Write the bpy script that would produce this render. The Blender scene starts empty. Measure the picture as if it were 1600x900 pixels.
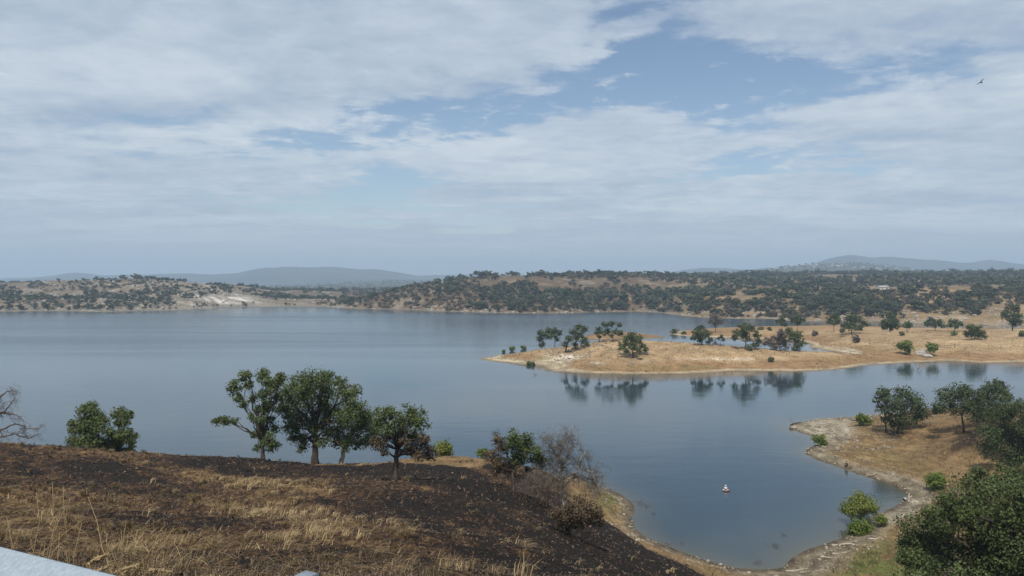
import bpy, bmesh, math, random
import numpy as np
from mathutils import Vector

random.seed(7)
RNG = np.random.default_rng(11)
scene = bpy.context.scene
COL = scene.collection

# ------------------------------------------------------------------ camera, sky, sun, exposure
F, HU, HV, CZ = 1245.0, 800.0, 440.0, 36.0      # focal length in photo pixels, horizon row, eye height above the lake
cam_data = bpy.data.cameras.new('camera')
cam = bpy.data.objects.new('camera', cam_data)
COL.objects.link(cam)
cam.location = (0, 0, CZ)
cam.rotation_euler = (math.radians(90), 0, 0)
cam_data.sensor_width = 36.0
cam_data.lens = 36.0 * F / 1600.0
cam_data.shift_y = -(450.0 - HV) / 1600.0
cam_data.clip_start = 0.05
cam_data.clip_end = 80000
scene.camera = cam

SUN_EL, SUN_AZ = 56.0, 189.0 + 6.0               # degrees; azimuth clockwise from +Y (the view direction)
world = bpy.data.worlds.new('World')
scene.world = world
world.use_nodes = True


def build_world():
    nt = world.node_tree
    nt.nodes.clear()
    N, L = nt.nodes, nt.links

    def node(t, **kw):
        n = N.new(t)
        for k, v in kw.items():
            setattr(n, k, v)
        return n

    def sock(s, x):
        if isinstance(x, (int, float)):
            s.default_value = x
        else:
            L.new(x, s)

    def m(op, a, b=0.0, clamp=False):
        n = node('ShaderNodeMath', operation=op, use_clamp=clamp)
        sock(n.inputs[0], a)
        sock(n.inputs[1], b)
        return n.outputs[0]

    def smooth(x, lo, hi):
        n = node('ShaderNodeMapRange', interpolation_type='SMOOTHSTEP')
        sock(n.inputs[0], x)
        n.inputs[1].default_value = lo
        n.inputs[2].default_value = hi
        return n.outputs[0]

    def noise(vec, scale, detail=6.0, rough=0.55, dist=0.0):
        n = node('ShaderNodeTexNoise')
        n.noise_dimensions = '3D'
        L.new(vec, n.inputs['Vector'])
        n.inputs['Scale'].default_value = scale
        n.inputs['Detail'].default_value = detail
        n.inputs['Roughness'].default_value = rough
        n.inputs['Distortion'].default_value = dist
        return n.outputs['Fac']

    def mixc(f, a, b):
        n = node('ShaderNodeMix', data_type='RGBA')
        sock(n.inputs[0], f)
        for i, c in ((6, a), (7, b)):
            if isinstance(c, tuple):
                n.inputs[i].default_value = c + (1,)
            else:
                L.new(c, n.inputs[i])
        return n.outputs[2]

    tc = node('ShaderNodeTexCoord')
    sep = node('ShaderNodeSeparateXYZ')
    L.new(tc.outputs['Generated'], sep.inputs[0])
    x, y, z = sep.outputs
    zz = m('ADD', m('MAXIMUM', z, 0.0), 0.085)
    comb = node('ShaderNodeCombineXYZ')
    L.new(m('DIVIDE', x, zz), comb.inputs[0])
    L.new(m('DIVIDE', y, zz), comb.inputs[1])
    comb.inputs[2].default_value = 3.7
    p = comb.outputs[0]
    az = m('ARCTAN2', x, y)
    el = m('ARCSINE', z)

    # openings in the cloud deck, as (azimuth, elevation, half sizes, tilt, depth), radians
    def gap(u, v, su, sv, tilt, w):
        a0, e0 = math.atan((u - HU) / F), math.atan((HV - v) / F)
        dx = m('SUBTRACT', az, a0)
        dy = m('SUBTRACT', elg, e0)
        c, s = math.cos(tilt), math.sin(tilt)
        rx = m('MULTIPLY', m('ADD', m('MULTIPLY', dx, c), m('MULTIPLY', dy, s)), F / su)
        ry = m('MULTIPLY', m('SUBTRACT', m('MULTIPLY', dy, c), m('MULTIPLY', dx, s)), F / sv)
        r2 = m('ADD', m('MULTIPLY', rx, rx), m('MULTIPLY', ry, ry))
        return m('MULTIPLY', m('EXPONENT', m('MULTIPLY', r2, -1.0)), w)

    wv = node('ShaderNodeTexNoise')
    L.new(p, wv.inputs['Vector'])
    wv.inputs['Scale'].default_value = 1.3
    wv.inputs['Detail'].default_value = 7.0
    wv.inputs['Roughness'].default_value = 0.6
    wsep = node('ShaderNodeSeparateColor')
    L.new(wv.outputs['Color'], wsep.inputs[0])
    az = m('ADD', az, m('MULTIPLY', m('SUBTRACT', wsep.outputs[0], 0.5), 0.42))
    elg = m('ADD', el, m('MULTIPLY', m('SUBTRACT', wsep.outputs[1], 0.5), 0.16))
    g = None
    for a in ((1110, 140, 170, 42, 0.05, 0.85), (680, 185, 140, 36, 0.16, 0.70), (900, 160, 110, 26, 0.1, 0.50), (480, 205, 110, 22, 0.1, 0.36),
              (600, 300, 120, 34, 0.0, 0.42), (1225, 268, 110, 26, 0.0, 0.55), (985, 92, 90, 18, 0.2, 0.55), (1010, 20, 80, 22, 0.2, 0.35), (560, 330, 150, 20, 0.0, 0.30),
              (260, 240, 140, 16, 0.0, 0.20), (1380, 150, 130, 26, 0.1, 0.22), (740, 345, 120, 18, 0.0, 0.20)):
        q = gap(*a)
        g = q if g is None else m('ADD', g, q)
    n1 = noise(p, 0.55, 9.0, 0.58, 0.6)
    n2 = noise(p, 2.1, 8.0, 0.64, 0.5)
    n5 = noise(p, 6.5, 8.0, 0.62, 0.3)
    # long streaks, stretched across the view
    mp = node('ShaderNodeMapping')
    mp.inputs['Scale'].default_value = (0.30, 1.1, 1.0)
    mp.inputs['Rotation'].default_value = (0, 0, 0.12)
    L.new(p, mp.inputs[0])
    n3 = noise(mp.outputs[0], 1.0, 9.0, 0.64, 0.6)
    dens = m('ADD', m('ADD', m('MULTIPLY', n1, 0.55), m('MULTIPLY', n2, 0.60)), m('ADD', m('MULTIPLY', n3, 0.45), m('MULTIPLY', n5, 0.30)))   # about 0.95
    gm = m('ADD', m('MULTIPLY', smooth(m('ADD', m('MULTIPLY', n2, 0.6), m('MULTIPLY', n5, 0.4)), 0.62, 0.38), 0.75), 0.55)
    dg = m('SUBTRACT', dens, m('MULTIPLY', g, m('MULTIPLY', gm, 1.65)))
    cover = m('ADD', m('MULTIPLY', smooth(dg, 0.40, 0.88), 0.55), m('MULTIPLY', smooth(dg, 0.25, 1.00), 0.42))
    pc = smooth(m('ADD', m('MULTIPLY', n5, 0.8), m('MULTIPLY', n2, 0.5)), 0.70, 0.86)
    cover = m('MAXIMUM', cover, m('MULTIPLY', pc, 0.8))
    sharp = m('ADD', m('ADD', m('MULTIPLY', n3, 0.75), m('MULTIPLY', n1, 0.35)), m('ADD', m('MULTIPLY', n2, 0.45), m('MULTIPLY', n5, 0.30)))   # about 0.92
    glow = m('ADD', gap(1010, 308, 130, 20, 0.0, 0.16), m('ADD', gap(690, 318, 40, 8, 0.0, 0.10), gap(820, 222, 70, 14, 0.1, 0.12)))
    thick = smooth(m('ADD', sharp, glow), 0.70, 1.16)
    ccol = mixc(thick, (0.40, 0.49, 0.61), (0.67, 0.735, 0.80))
    # small bright puffs
    puff = smooth(m('ADD', m('MULTIPLY', n5, 0.65), m('MULTIPLY', n3, 0.55)), 0.70, 0.82)
    ccol = mixc(m('MULTIPLY', puff, 0.45), ccol, (0.80, 0.835, 0.86))
    # the deck dims and thickens towards the horizon
    low = smooth(el, 0.0, 0.09)
    ccol = mixc(low, (0.51, 0.585, 0.68), ccol)
    cover = m('MAXIMUM', cover, m('MULTIPLY', m('SUBTRACT', 1.0, low), 0.85))

    sky = node('ShaderNodeTexSky', sky_type='NISHITA')
    sky.sun_disc = False
    sky.sun_elevation = math.radians(SUN_EL)
    sky.sun_rotation = math.radians(SUN_AZ)
    sky.altitude = 200
    sky.air_density = 1.0
    sky.dust_density = 0.6
    sky.ozone_density = 1.2
    b1 = node('ShaderNodeBackground')
    L.new(sky.outputs[0], b1.inputs[0])
    b1.inputs[1].default_value = 0.105
    b2 = node('ShaderNodeBackground')
    L.new(ccol, b2.inputs[0])
    b2.inputs[1].default_value = 1.0
    mix = node('ShaderNodeMixShader')
    L.new(cover, mix.inputs[0])
    L.new(b1.outputs[0], mix.inputs[1])
    L.new(b2.outputs[0], mix.inputs[2])
    out = node('ShaderNodeOutputWorld')
    L.new(mix.outputs[0], out.inputs[0])


build_world()
sun_data = bpy.data.lights.new('sun', 'SUN')
sun_data.energy = 4.8
sun_data.angle = math.radians(1.0)
sun_data.color = (1.0, 0.93, 0.82)
sun = bpy.data.objects.new('sun', sun_data)
COL.objects.link(sun)
_e, _a = math.radians(SUN_EL), math.radians(SUN_AZ)
SUNDIR = Vector((math.sin(_a) * math.cos(_e), math.cos(_a) * math.cos(_e), math.sin(_e)))
sun.rotation_euler = SUNDIR.to_track_quat('Z', 'Y').to_euler()
sun.location = (-50, -120, 200)

scene.view_settings.view_transform = 'Standard'
scene.view_settings.look = 'None'
scene.view_settings.exposure = 0.0
scene.view_settings.gamma = 1.0
scene.view_settings.use_curve_mapping = False
cy = scene.cycles
cy.use_denoising = True
cy.max_bounces = 4
cy.diffuse_bounces = 2
cy.glossy_bounces = 2
cy.transmission_bounces = 2
cy.transparent_max_bounces = 6
cy.volume_bounces = 0
cy.caustics_reflective = False
cy.caustics_refractive = False


# ------------------------------------------------------------------ helpers
def tag(o, label=None, cat=None, group=None, kind=None):
    if label: o['label'] = label
    if cat: o['category'] = cat
    if group: o['group'] = group
    if kind: o['kind'] = kind
    return o


def link(name, data, parent=None, loc=None):
    o = bpy.data.objects.new(name, data)
    COL.objects.link(o)
    if parent is not None:
        o.parent = parent
    if loc is not None:
        o.location = loc
    return o


def np_mesh(name, V, faces, mat=None, smooth=False, attrs=None, mats=None, mat_idx=None):
    """V (n,3); faces: one (m,k) array or a list of such arrays."""
    V = np.asarray(V, dtype=np.float32)
    if not isinstance(faces, list):
        faces = [faces]
    faces = [np.asarray(f, dtype=np.int32) for f in faces if len(f)]
    me = bpy.data.meshes.new(name)
    me.vertices.add(len(V))
    me.vertices.foreach_set('co', V.ravel())
    nl = sum(f.size for f in faces)
    npoly = sum(len(f) for f in faces)
    me.loops.add(nl)
    me.polygons.add(npoly)
    me.loops.foreach_set('vertex_index', np.concatenate([f.ravel() for f in faces]))
    starts, s = [], 0
    for f in faces:
        starts.append(s + np.arange(len(f)) * f.shape[1])
        s += f.size
    me.polygons.foreach_set('loop_start', np.concatenate(starts).astype(np.int32))
    me.update(calc_edges=True)
    if smooth:
        me.polygons.foreach_set('use_smooth', np.ones(npoly, dtype=bool))
    for k, a in (attrs or {}).items():
        a = np.asarray(a, dtype=np.float32)
        if a.ndim == 1:
            at = me.attributes.new(k, 'FLOAT', 'POINT')
            at.data.foreach_set('value', a)
        else:
            if a.shape[1] == 3:
                a = np.concatenate([a, np.ones((len(a), 1), np.float32)], 1)
            at = me.attributes.new(k, 'FLOAT_COLOR', 'POINT')
            at.data.foreach_set('color', a.ravel())
    if mats:
        for mm in mats: me.materials.append(mm)
        me.polygons.foreach_set('material_index', np.asarray(mat_idx, dtype=np.int32))
    elif mat:
        me.materials.append(mat)
    return me


_PERM = np.random.default_rng(5).random(65536).astype(np.float32)


def _hash(ix, iy, seed):
    h = (ix * 73856093) ^ (iy * 19349663) ^ (seed * 83492791)
    h = (h ^ (h >> 13)) * 1274126177
    return _PERM[(h ^ (h >> 16)) & 65535]


def vnoise(x, y, seed=0):
    x = np.asarray(x, dtype=np.float64); y = np.asarray(y, dtype=np.float64)
    xi = np.floor(x).astype(np.int64); yi = np.floor(y).astype(np.int64)
    fx = x - xi; fy = y - yi
    fx = fx * fx * fx * (fx * (fx * 6 - 15) + 10); fy = fy * fy * fy * (fy * (fy * 6 - 15) + 10)
    a = _hash(xi, yi, seed); b = _hash(xi + 1, yi, seed)
    c = _hash(xi, yi + 1, seed); d = _hash(xi + 1, yi + 1, seed)
    return (a + (b - a) * fx) * (1 - fy) + (c + (d - c) * fx) * fy


def fbm(x, y, oct=4, seed=0, gain=0.5):
    s = 0; amp = 1; tot = 0
    for i in range(oct):
        s = s + amp * vnoise(x * 2 ** i + 17.3 * i, y * 2 ** i - 9.1 * i, seed + i)
        tot += amp; amp *= gain
    return s / tot


def sstep(x, a, b):
    t = np.clip((x - a) / (b - a), 0, 1)
    return t * t * (3 - 2 * t)


def shore(u, v):
    """Plan position of a point of the waterline."""
    Y = CZ * F / (v - HV)
    return ((u - HU) / F * Y, Y)


def P(u, v, Y):
    return Vector(((u - HU) / F * Y, Y, CZ - (v - HV) / F * Y))


def sdist(X, Y, poly):
    """Signed distance to a polygon, positive inside."""
    X = np.asarray(X, float); Y = np.asarray(Y, float)
    sh = X.shape; X = X.ravel(); Y = Y.ravel()
    d2 = np.full(X.shape, 1e18); ins = np.zeros(X.shape, bool)
    n = len(poly)
    for i in range(n):
        ax, ay = poly[i]; bx, by = poly[(i + 1) % n]
        ex, ey = bx - ax, by - ay
        t = np.clip(((X - ax) * ex + (Y - ay) * ey) / max(ex * ex + ey * ey, 1e-9), 0, 1)
        d2 = np.minimum(d2, (X - ax - t * ex) ** 2 + (Y - ay - t * ey) ** 2)
        if ay != by:
            ins ^= ((ay > Y) != (by > Y)) & (X < (bx - ax) * (Y - ay) / (by - ay) + ax)
    d = np.sqrt(d2)
    return np.where(ins, d, -d).reshape(sh)


class TPS:
    def __init__(self, pts, lam=0.0, logr=False):
        self.logr = logr
        p = np.array(pts, float)
        self.x, self.y, z = self.tr(p[:, 0], p[:, 1]) + (p[:, 2],)
        n = len(p)
        K = self.k(self.x[:, None] - self.x[None], self.y[:, None] - self.y[None]) + lam * np.eye(n)
        Q = np.stack([np.ones(n), self.x, self.y], 1)
        A = np.block([[K, Q], [Q.T, np.zeros((3, 3))]])
        self.w = np.linalg.solve(A, np.concatenate([z, np.zeros(3)]))

    def tr(self, x, y):
        return x, y

    @staticmethod
    def k(dx, dy):
        r2 = dx * dx + dy * dy
        return 0.5 * r2 * np.log(r2 + 1e-9)

    def __call__(self, X, Y):
        X = np.asarray(X, float); Y = np.asarray(Y, float)
        s = self.w[-3] + self.w[-2] * X + self.w[-1] * Y
        for i in range(len(self.x)):
            s = s + self.w[i] * self.k(X - self.x[i], Y - self.y[i])
        return s


# ------------------------------------------------------------------ materials
def new_mat(name):
    m = bpy.data.materials.new(name)
    m.use_nodes = True
    m.node_tree.nodes.clear()
    return m


class NB:
    def __init__(self, mat):
        self.N, self.L = mat.node_tree.nodes, mat.node_tree.links

    def n(self, t, **kw):
        x = self.N.new(t)
        for k, v in kw.items(): setattr(x, k, v)
        return x

    def s(self, sock, x):
        if isinstance(x, (int, float)): sock.default_value = x
        elif isinstance(x, tuple): sock.default_value = x if len(x) == 4 or sock.type == 'VECTOR' else x + (1,)
        else: self.L.new(x, sock)

    def m(self, op, a, b=0.0, clamp=False):
        x = self.n('ShaderNodeMath', operation=op, use_clamp=clamp)
        self.s(x.inputs[0], a); self.s(x.inputs[1], b)
        return x.outputs[0]

    def pos(self):
        return self.n('ShaderNodeNewGeometry').outputs['Position']

    def objco(self):
        return self.n('ShaderNodeTexCoord').outputs['Object']

    def noise(self, vec, scale, detail=4.0, rough=0.55, dist=0.0):
        x = self.n('ShaderNodeTexNoise')
        self.L.new(vec, x.inputs['Vector'])
        x.inputs['Scale'].default_value = scale
        x.inputs['Detail'].default_value = detail
        x.inputs['Roughness'].default_value = rough
        x.inputs['Distortion'].default_value = dist
        return x.outputs['Fac']

    def mapping(self, vec, scale=(1, 1, 1), rot=(0, 0, 0)):
        x = self.n('ShaderNodeMapping')
        self.L.new(vec, x.inputs[0])
        x.inputs['Scale'].default_value = scale
        x.inputs['Rotation'].default_value = rot
        return x.outputs[0]

    def attr(self, name, col=False):
        x = self.n('ShaderNodeAttribute', attribute_name=name)
        return x.outputs['Color'] if col else x.outputs['Fac']

    def smooth(self, x, lo, hi, a=0.0, b=1.0):
        y = self.n('ShaderNodeMapRange', interpolation_type='SMOOTHSTEP')
        self.s(y.inputs[0], x)
        for i, v in enumerate((lo, hi, a, b)): y.inputs[i + 1].default_value = v
        return y.outputs[0]

    def mix(self, f, a, b, blend='MIX'):
        x = self.n('ShaderNodeMix', data_type='RGBA', blend_type=blend)
        self.s(x.inputs[0], f); self.s(x.inputs[6], a); self.s(x.inputs[7], b)
        return x.outputs[2]

    def bump(self, h, strength, dist=0.1):
        x = self.n('ShaderNodeBump')
        self.s(x.inputs['Strength'], strength)
        x.inputs['Distance'].default_value = dist
        self.L.new(h, x.inputs['Height'])
        return x.outputs[0]

    def principled(self, color, rough=0.8, normal=None, spec=0.3, metal=0.0):
        x = self.n('ShaderNodeBsdfPrincipled')
        self.s(x.inputs['Base Color'], color)
        self.s(x.inputs['Roughness'], rough)
        x.inputs['Specular IOR Level'].default_value = spec
        self.s(x.inputs['Metallic'], metal)
        if normal is not None: self.L.new(normal, x.inputs['Normal'])
        return x

    def out(self, sh):
        o = self.n('ShaderNodeOutputMaterial')
        self.L.new(sh.outputs[0] if hasattr(sh, 'outputs') else sh, o.inputs['Surface'])


def mat_ground(name, scales=(0.5, 3.0), amp=0.75, bump=0.5, bdist=0.3):
    m = new_mat(name); b = NB(m)
    p = b.pos()
    n1 = b.noise(p, scales[0], 6, 0.6)
    n2 = b.noise(p, scales[1], 5, 0.65)
    k = b.m('ADD', b.m('MULTIPLY', n1, 1.1), b.m('MULTIPLY', n2, 1.3))          # about 1.2
    k = b.m('ADD', b.m('MULTIPLY', b.m('SUBTRACT', k, 1.2), amp * 1.6), 1.0)
    k = b.m('MAXIMUM', k, 0.25)
    kc = b.n('ShaderNodeCombineColor')
    for i in range(3): b.L.new(k, kc.inputs[i])
    c = b.mix(1.0, b.attr('Col', True), kc.outputs[0], 'MULTIPLY')
    b.out(b.principled(c, 0.95, b.bump(b.m('ADD', n1, b.m('MULTIPLY', n2, 0.6)), bump, bdist), 0.1))
    return m


def mat_hillside():
    """Charred slope with straw patches: fine mottling decided by the 'straw' weight of the ground."""
    m = new_mat('charred_hillside'); b = NB(m)
    p = b.pos()
    warp = b.mapping(p, (1.0, 0.42, 1.0), (0, 0, 0.75))
    n1 = b.noise(warp, 0.9, 8, 0.68, 0.4)
    n2 = b.noise(warp, 5.0, 7, 0.7, 0.3)
    n3 = b.noise(p, 16.0, 6, 0.75)
    nb = b.noise(p, 0.35, 5, 0.6)
    st = b.attr('straw')
    v = b.m('ADD', st, b.m('MULTIPLY', b.m('SUBTRACT', n1, 0.5), 2.4))
    v = b.m('ADD', v, b.m('MULTIPLY', b.m('SUBTRACT', n2, 0.5), 3.0))
    v = b.m('ADD', v, b.m('MULTIPLY', b.m('SUBTRACT', n3, 0.5), 2.2))
    char = b.mix(nb, (0.013, 0.0115, 0.0115, 1), (0.034, 0.026, 0.021, 1))
    brown = b.mix(n2, (0.050, 0.029, 0.019, 1), (0.150, 0.086, 0.046, 1))
    tan = b.mix(n3, (0.15, 0.09, 0.042, 1), (0.36, 0.25, 0.125, 1))
    c = b.mix(b.smooth(v, -0.03, 0.36), char, brown)
    c = b.mix(b.smooth(v, 0.45, 0.85), c, tan)
    # flecks of ash
    ash = b.m('MULTIPLY', b.smooth(b.noise(p, 22.0, 3, 0.6), 0.64, 0.76), b.attr('ash'))
    c = b.mix(ash, c, (0.42, 0.41, 0.40, 1))
    # unburnt shore and grass keep their own colour
    kk = b.smooth(b.m('ADD', b.m('MULTIPLY', n1, 0.5), b.m('ADD', b.m('MULTIPLY', n2, 0.35), b.m('MULTIPLY', nb, 0.25))), 0.40, 0.70)
    c2 = b.mix(1.0, b.attr('Col', True), b.mix(kk, (0.45, 0.43, 0.42, 1), (1.5, 1.5, 1.48, 1)), 'MULTIPLY')
    c = b.mix(b.smooth(b.m('ADD', b.attr('open'), b.m('MULTIPLY', b.m('SUBTRACT', n2, 0.5), 0.8)), 0.35, 0.65), c, c2)
    h = b.m('ADD', b.m('MULTIPLY', n2, 1.0), b.m('MULTIPLY', n3, 0.6))
    b.out(b.principled(c, 0.95, b.bump(h, 1.0, 0.25), 0.1))
    return m


def mat_leaf(name, dark, light, trans=0.25):
    m = new_mat(name); b = NB(m)
    c = b.mix(b.attr('shade'), dark + (1,), light + (1,))
    d = b.principled(c, 0.62, None, 0.22)
    t = b.n('ShaderNodeBsdfTranslucent')
    b.L.new(c, t.inputs[0])
    x = b.n('ShaderNodeMixShader')
    x.inputs[0].default_value = trans
    b.L.new(d.outputs[0], x.inputs[1]); b.L.new(t.outputs[0], x.inputs[2])
    b.out(x)
    return m


def mat_simple(name, c1, c2, scale=4.0, rough=0.85, bump=0.4, dist=0.05, spec=0.2, stretch=(1, 1, 1), metal=0.0):
    m = new_mat(name); b = NB(m)
    p = b.mapping(b.objco(), stretch)
    n1 = b.noise(p, scale, 6, 0.65)
    c = b.mix(b.smooth(n1, 0.32, 0.68), c1 + (1,), c2 + (1,))
    b.out(b.principled(c, rough, b.bump(n1, bump, dist), spec, metal))
    return m


def mat_water():
    m = new_mat('lake_water'); b = NB(m)
    p = b.pos()
    n1 = b.noise(b.mapping(p, (0.55, 1.0, 1.0)), 0.9, 4, 0.55)
    n2 = b.noise(b.mapping(p, (0.5, 1.0, 1.0)), 0.16, 3, 0.5)
    # wind lanes: long flat patches of ruffled and slick water
    lane = b.noise(b.mapping(p, (0.0011, 0.0085, 1.0), (0, 0, 0.03)), 1.0, 5, 0.55, 0.6)
    lane = b.smooth(lane, 0.40, 0.66)
    sp = b.n('ShaderNodeSeparateXYZ')
    b.L.new(p, sp.inputs[0])
    wind = b.smooth(b.m('SUBTRACT', sp.outputs[1], b.m('MULTIPLY', sp.outputs[0], 0.55)), 330.0, 620.0)    # the open lake is ruffled, the coves are calm
    lane = b.m('ADD', b.m('MULTIPLY', lane, 0.55), b.m('MULTIPLY', wind, 0.75))
    h = b.m('ADD', b.m('MULTIPLY', n1, 0.45), b.m('MULTIPLY', n2, 1.0))
    st = b.m('ADD', b.m('MULTIPLY', lane, 0.34), 0.055)
    nm = b.bump(h, st, 0.22)
    shallow = b.attr('shallow')
    c = b.mix(shallow, (0.021, 0.038, 0.052, 1), (0.075, 0.070, 0.045, 1))
    x = b.principled(c, b.m('ADD', b.m('MULTIPLY', lane, 0.17), 0.03), nm, 0.5)
    x.inputs['IOR'].default_value = 1.333
    b.out(x)
    return m


M = {}
M['hill'] = mat_hillside()
M['spit'] = mat_ground('dry_grass_ground', (0.22, 1.3), 0.95, 0.9, 0.6)
M['far'] = mat_ground('far_hill_ground', (0.02, 0.12), 0.75, 0.5, 2.0)
M['mountain'] = mat_ground('mountain_ground', (0.0012, 0.006), 0.5, 0.3, 30.0)
M['water'] = mat_water()
M['oak'] = mat_leaf('oak_leaves', (0.026, 0.042, 0.014), (0.128, 0.162, 0.056))
M['oakdark'] = mat_leaf('evergreen_leaves', (0.020, 0.034, 0.013), (0.094, 0.122, 0.048))
M['scorch'] = mat_leaf('scorched_leaves', (0.040, 0.029, 0.018), (0.155, 0.112, 0.068))
M['greyleaf'] = mat_leaf('grey_twigs_and_leaves', (0.055, 0.048, 0.042), (0.17, 0.15, 0.13))
M['bush'] = mat_leaf('fresh_green_leaves', (0.050, 0.080, 0.014), (0.19, 0.25, 0.050), 0.35)
M['willow'] = mat_leaf('yellow_green_leaves', (0.070, 0.090, 0.016), (0.24, 0.27, 0.060), 0.35)
M['farleaf'] = mat_leaf('far_tree_leaves', (0.015, 0.024, 0.012), (0.075, 0.090, 0.044), 0.15)
M['farscrub'] = mat_leaf('far_scrub_leaves', (0.040, 0.036, 0.024), (0.130, 0.106, 0.070), 0.15)
M['straw'] = mat_leaf('dry_straw', (0.10, 0.062, 0.030), (0.50, 0.385, 0.215), 0.25)
M['bark'] = mat_simple('dark_bark', (0.022, 0.018, 0.015), (0.085, 0.07, 0.058), 6, 0.95, 0.8, 0.05, 0.1, (1, 1, 0.25))
M['palebark'] = mat_simple('pale_grey_bark', (0.12, 0.105, 0.09), (0.34, 0.30, 0.26), 6, 0.95, 0.8, 0.05, 0.1, (1, 1, 0.25))
M['deadtwig'] = mat_simple('burnt_brown_twigs', (0.05, 0.033, 0.026), (0.14, 0.10, 0.08), 5, 0.95, 0.6, 0.03, 0.1)
M['greytwig'] = mat_simple('grey_twigs', (0.08, 0.074, 0.068), (0.20, 0.185, 0.17), 5, 0.95, 0.6, 0.03, 0.1)
M['drift'] = mat_simple('bleached_driftwood', (0.22, 0.19, 0.15), (0.46, 0.41, 0.34), 5, 0.9, 0.6, 0.03, 0.1, (0.4, 1, 1))
M['rock'] = mat_simple('pale_granite', (0.17, 0.155, 0.135), (0.43, 0.40, 0.36), 1.5, 0.95, 0.8, 0.15, 0.1)
M['stone'] = mat_simple('shore_stone', (0.10, 0.088, 0.072), (0.34, 0.30, 0.24), 0.8, 0.95, 0.7, 0.05, 0.1)
def mat_galv():
    """Zinc coating with spangle, grey runs, specks of dirt and a few scratches."""
    m = new_mat('galvanised_steel'); b = NB(m)
    p = b.objco()
    vo = b.n('ShaderNodeTexVoronoi'); b.L.new(p, vo.inputs['Vector']); vo.inputs['Scale'].default_value = 90
    sp = b.n('ShaderNodeSeparateColor'); b.L.new(vo.outputs['Color'], sp.inputs[0])
    c = b.mix(sp.outputs[0], (0.31, 0.37, 0.42, 1), (0.39, 0.45, 0.50, 1))
    runs = b.smooth(b.noise(b.mapping(p, (1, 1, .12)), 22, 5, .6), .50, .74)
    c = b.mix(b.m('MULTIPLY', runs, .45), c, (0.22, 0.25, 0.28, 1))
    dirt = b.smooth(b.noise(p, 55, 4, .7), .62, .72)
    c = b.mix(b.m('MULTIPLY', dirt, .6), c, (0.11, 0.10, 0.085, 1))
    scr = b.smooth(b.noise(b.mapping(p, (6, 60, 25), (0, .5, .6)), 2.0, 2, .4), .70, .74)
    c = b.mix(b.m('MULTIPLY', scr, .5), c, (0.62, 0.66, 0.70, 1))
    b.out(b.principled(c, b.m('ADD', b.m('MULTIPLY', runs, .2), .42), b.bump(b.noise(p, 14, 4, .6), .12, .006), .5, .5))
    return m


M['galv'] = mat_galv()
M['galvpost'] = mat_simple('weathered_steel_post', (0.14, 0.17, 0.20), (0.25, 0.29, 0.33), 14, 0.5, 0.2, 0.006, 0.5, (1, 1, 1), 0.4)
M['feather'] = mat_simple('black_feathers', (0.006, 0.006, 0.008), (0.020, 0.018, 0.018), 8, 0.7, 0.2, 0.02)
M['skin'] = mat_simple('skin', (0.30, 0.17, 0.11), (0.42, 0.25, 0.17), 8, 0.6, 0.1, 0.01)
M['white_cloth'] = mat_simple('white_cloth', (0.62, 0.63, 0.66), (0.80, 0.80, 0.80), 6, 0.9, 0.3, 0.02)
M['dark_cloth'] = mat_simple('dark_cloth', (0.010, 0.010, 0.012), (0.030, 0.028, 0.028), 6, 0.9, 0.3, 0.02)
M['redfabric'] = mat_simple('faded_red_fabric', (0.15, 0.050, 0.046), (0.34, 0.17, 0.15), 5, 0.7, 0.3, 0.02)
M['blackrubber'] = mat_simple('black_rubber', (0.010, 0.010, 0.012), (0.022, 0.02, 0.02), 5, 0.6, 0.2, 0.01)
M['plaster'] = mat_simple('pale_plaster', (0.50, 0.48, 0.44), (0.62, 0.60, 0.56), 1, 0.9, 0.2, 0.05)
M['roofing'] = mat_simple('grey_roofing', (0.22, 0.21, 0.21), (0.36, 0.34, 0.33), 1, 0.8, 0.3, 0.05)
M['glass'] = mat_simple('dark_window', (0.02, 0.025, 0.03), (0.04, 0.045, 0.05), 1, 0.2, 0.0, 0.01, 0.5)

# ------------------------------------------------------------------ land shapes
poly_A = [(-260, -60), (-260, 105), (-150, 126), (-80, 124), (-45, 120), (-18, 122), (0, 134), (8, 147)]
poly_A += [shore(*q) for q in ((905, 745), (938, 760), (968, 771), (988, 785), (993, 797), (986, 811), (992, 826), (1012, 841), (1060, 860),
                               (1105, 876), (1150, 887), (1190, 890), (1222, 887), (1238, 870), (1262, 858), (1300, 846), (1326, 836),
                               (1336, 822), (1350, 812), (1375, 802), (1400, 790), (1418, 779), (1412, 768), (1390, 757), (1350, 744), (1312, 731),
                               (1275, 718), (1256, 708), (1262, 700), (1284, 692), (1276, 684), (1250, 676), (1234, 669), (1240, 662),
                               (1275, 655), (1330, 651), (1400, 644), (1480, 637), (1600, 630), (1900, 630))]
poly_A += [(330, 160), (330, -60)]


def cp(*rows):
    out = []
    for u, v, Y in rows:
        q = P(u, v, Y)
        out.append((q.x, q.y, q.z))
    return out


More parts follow.
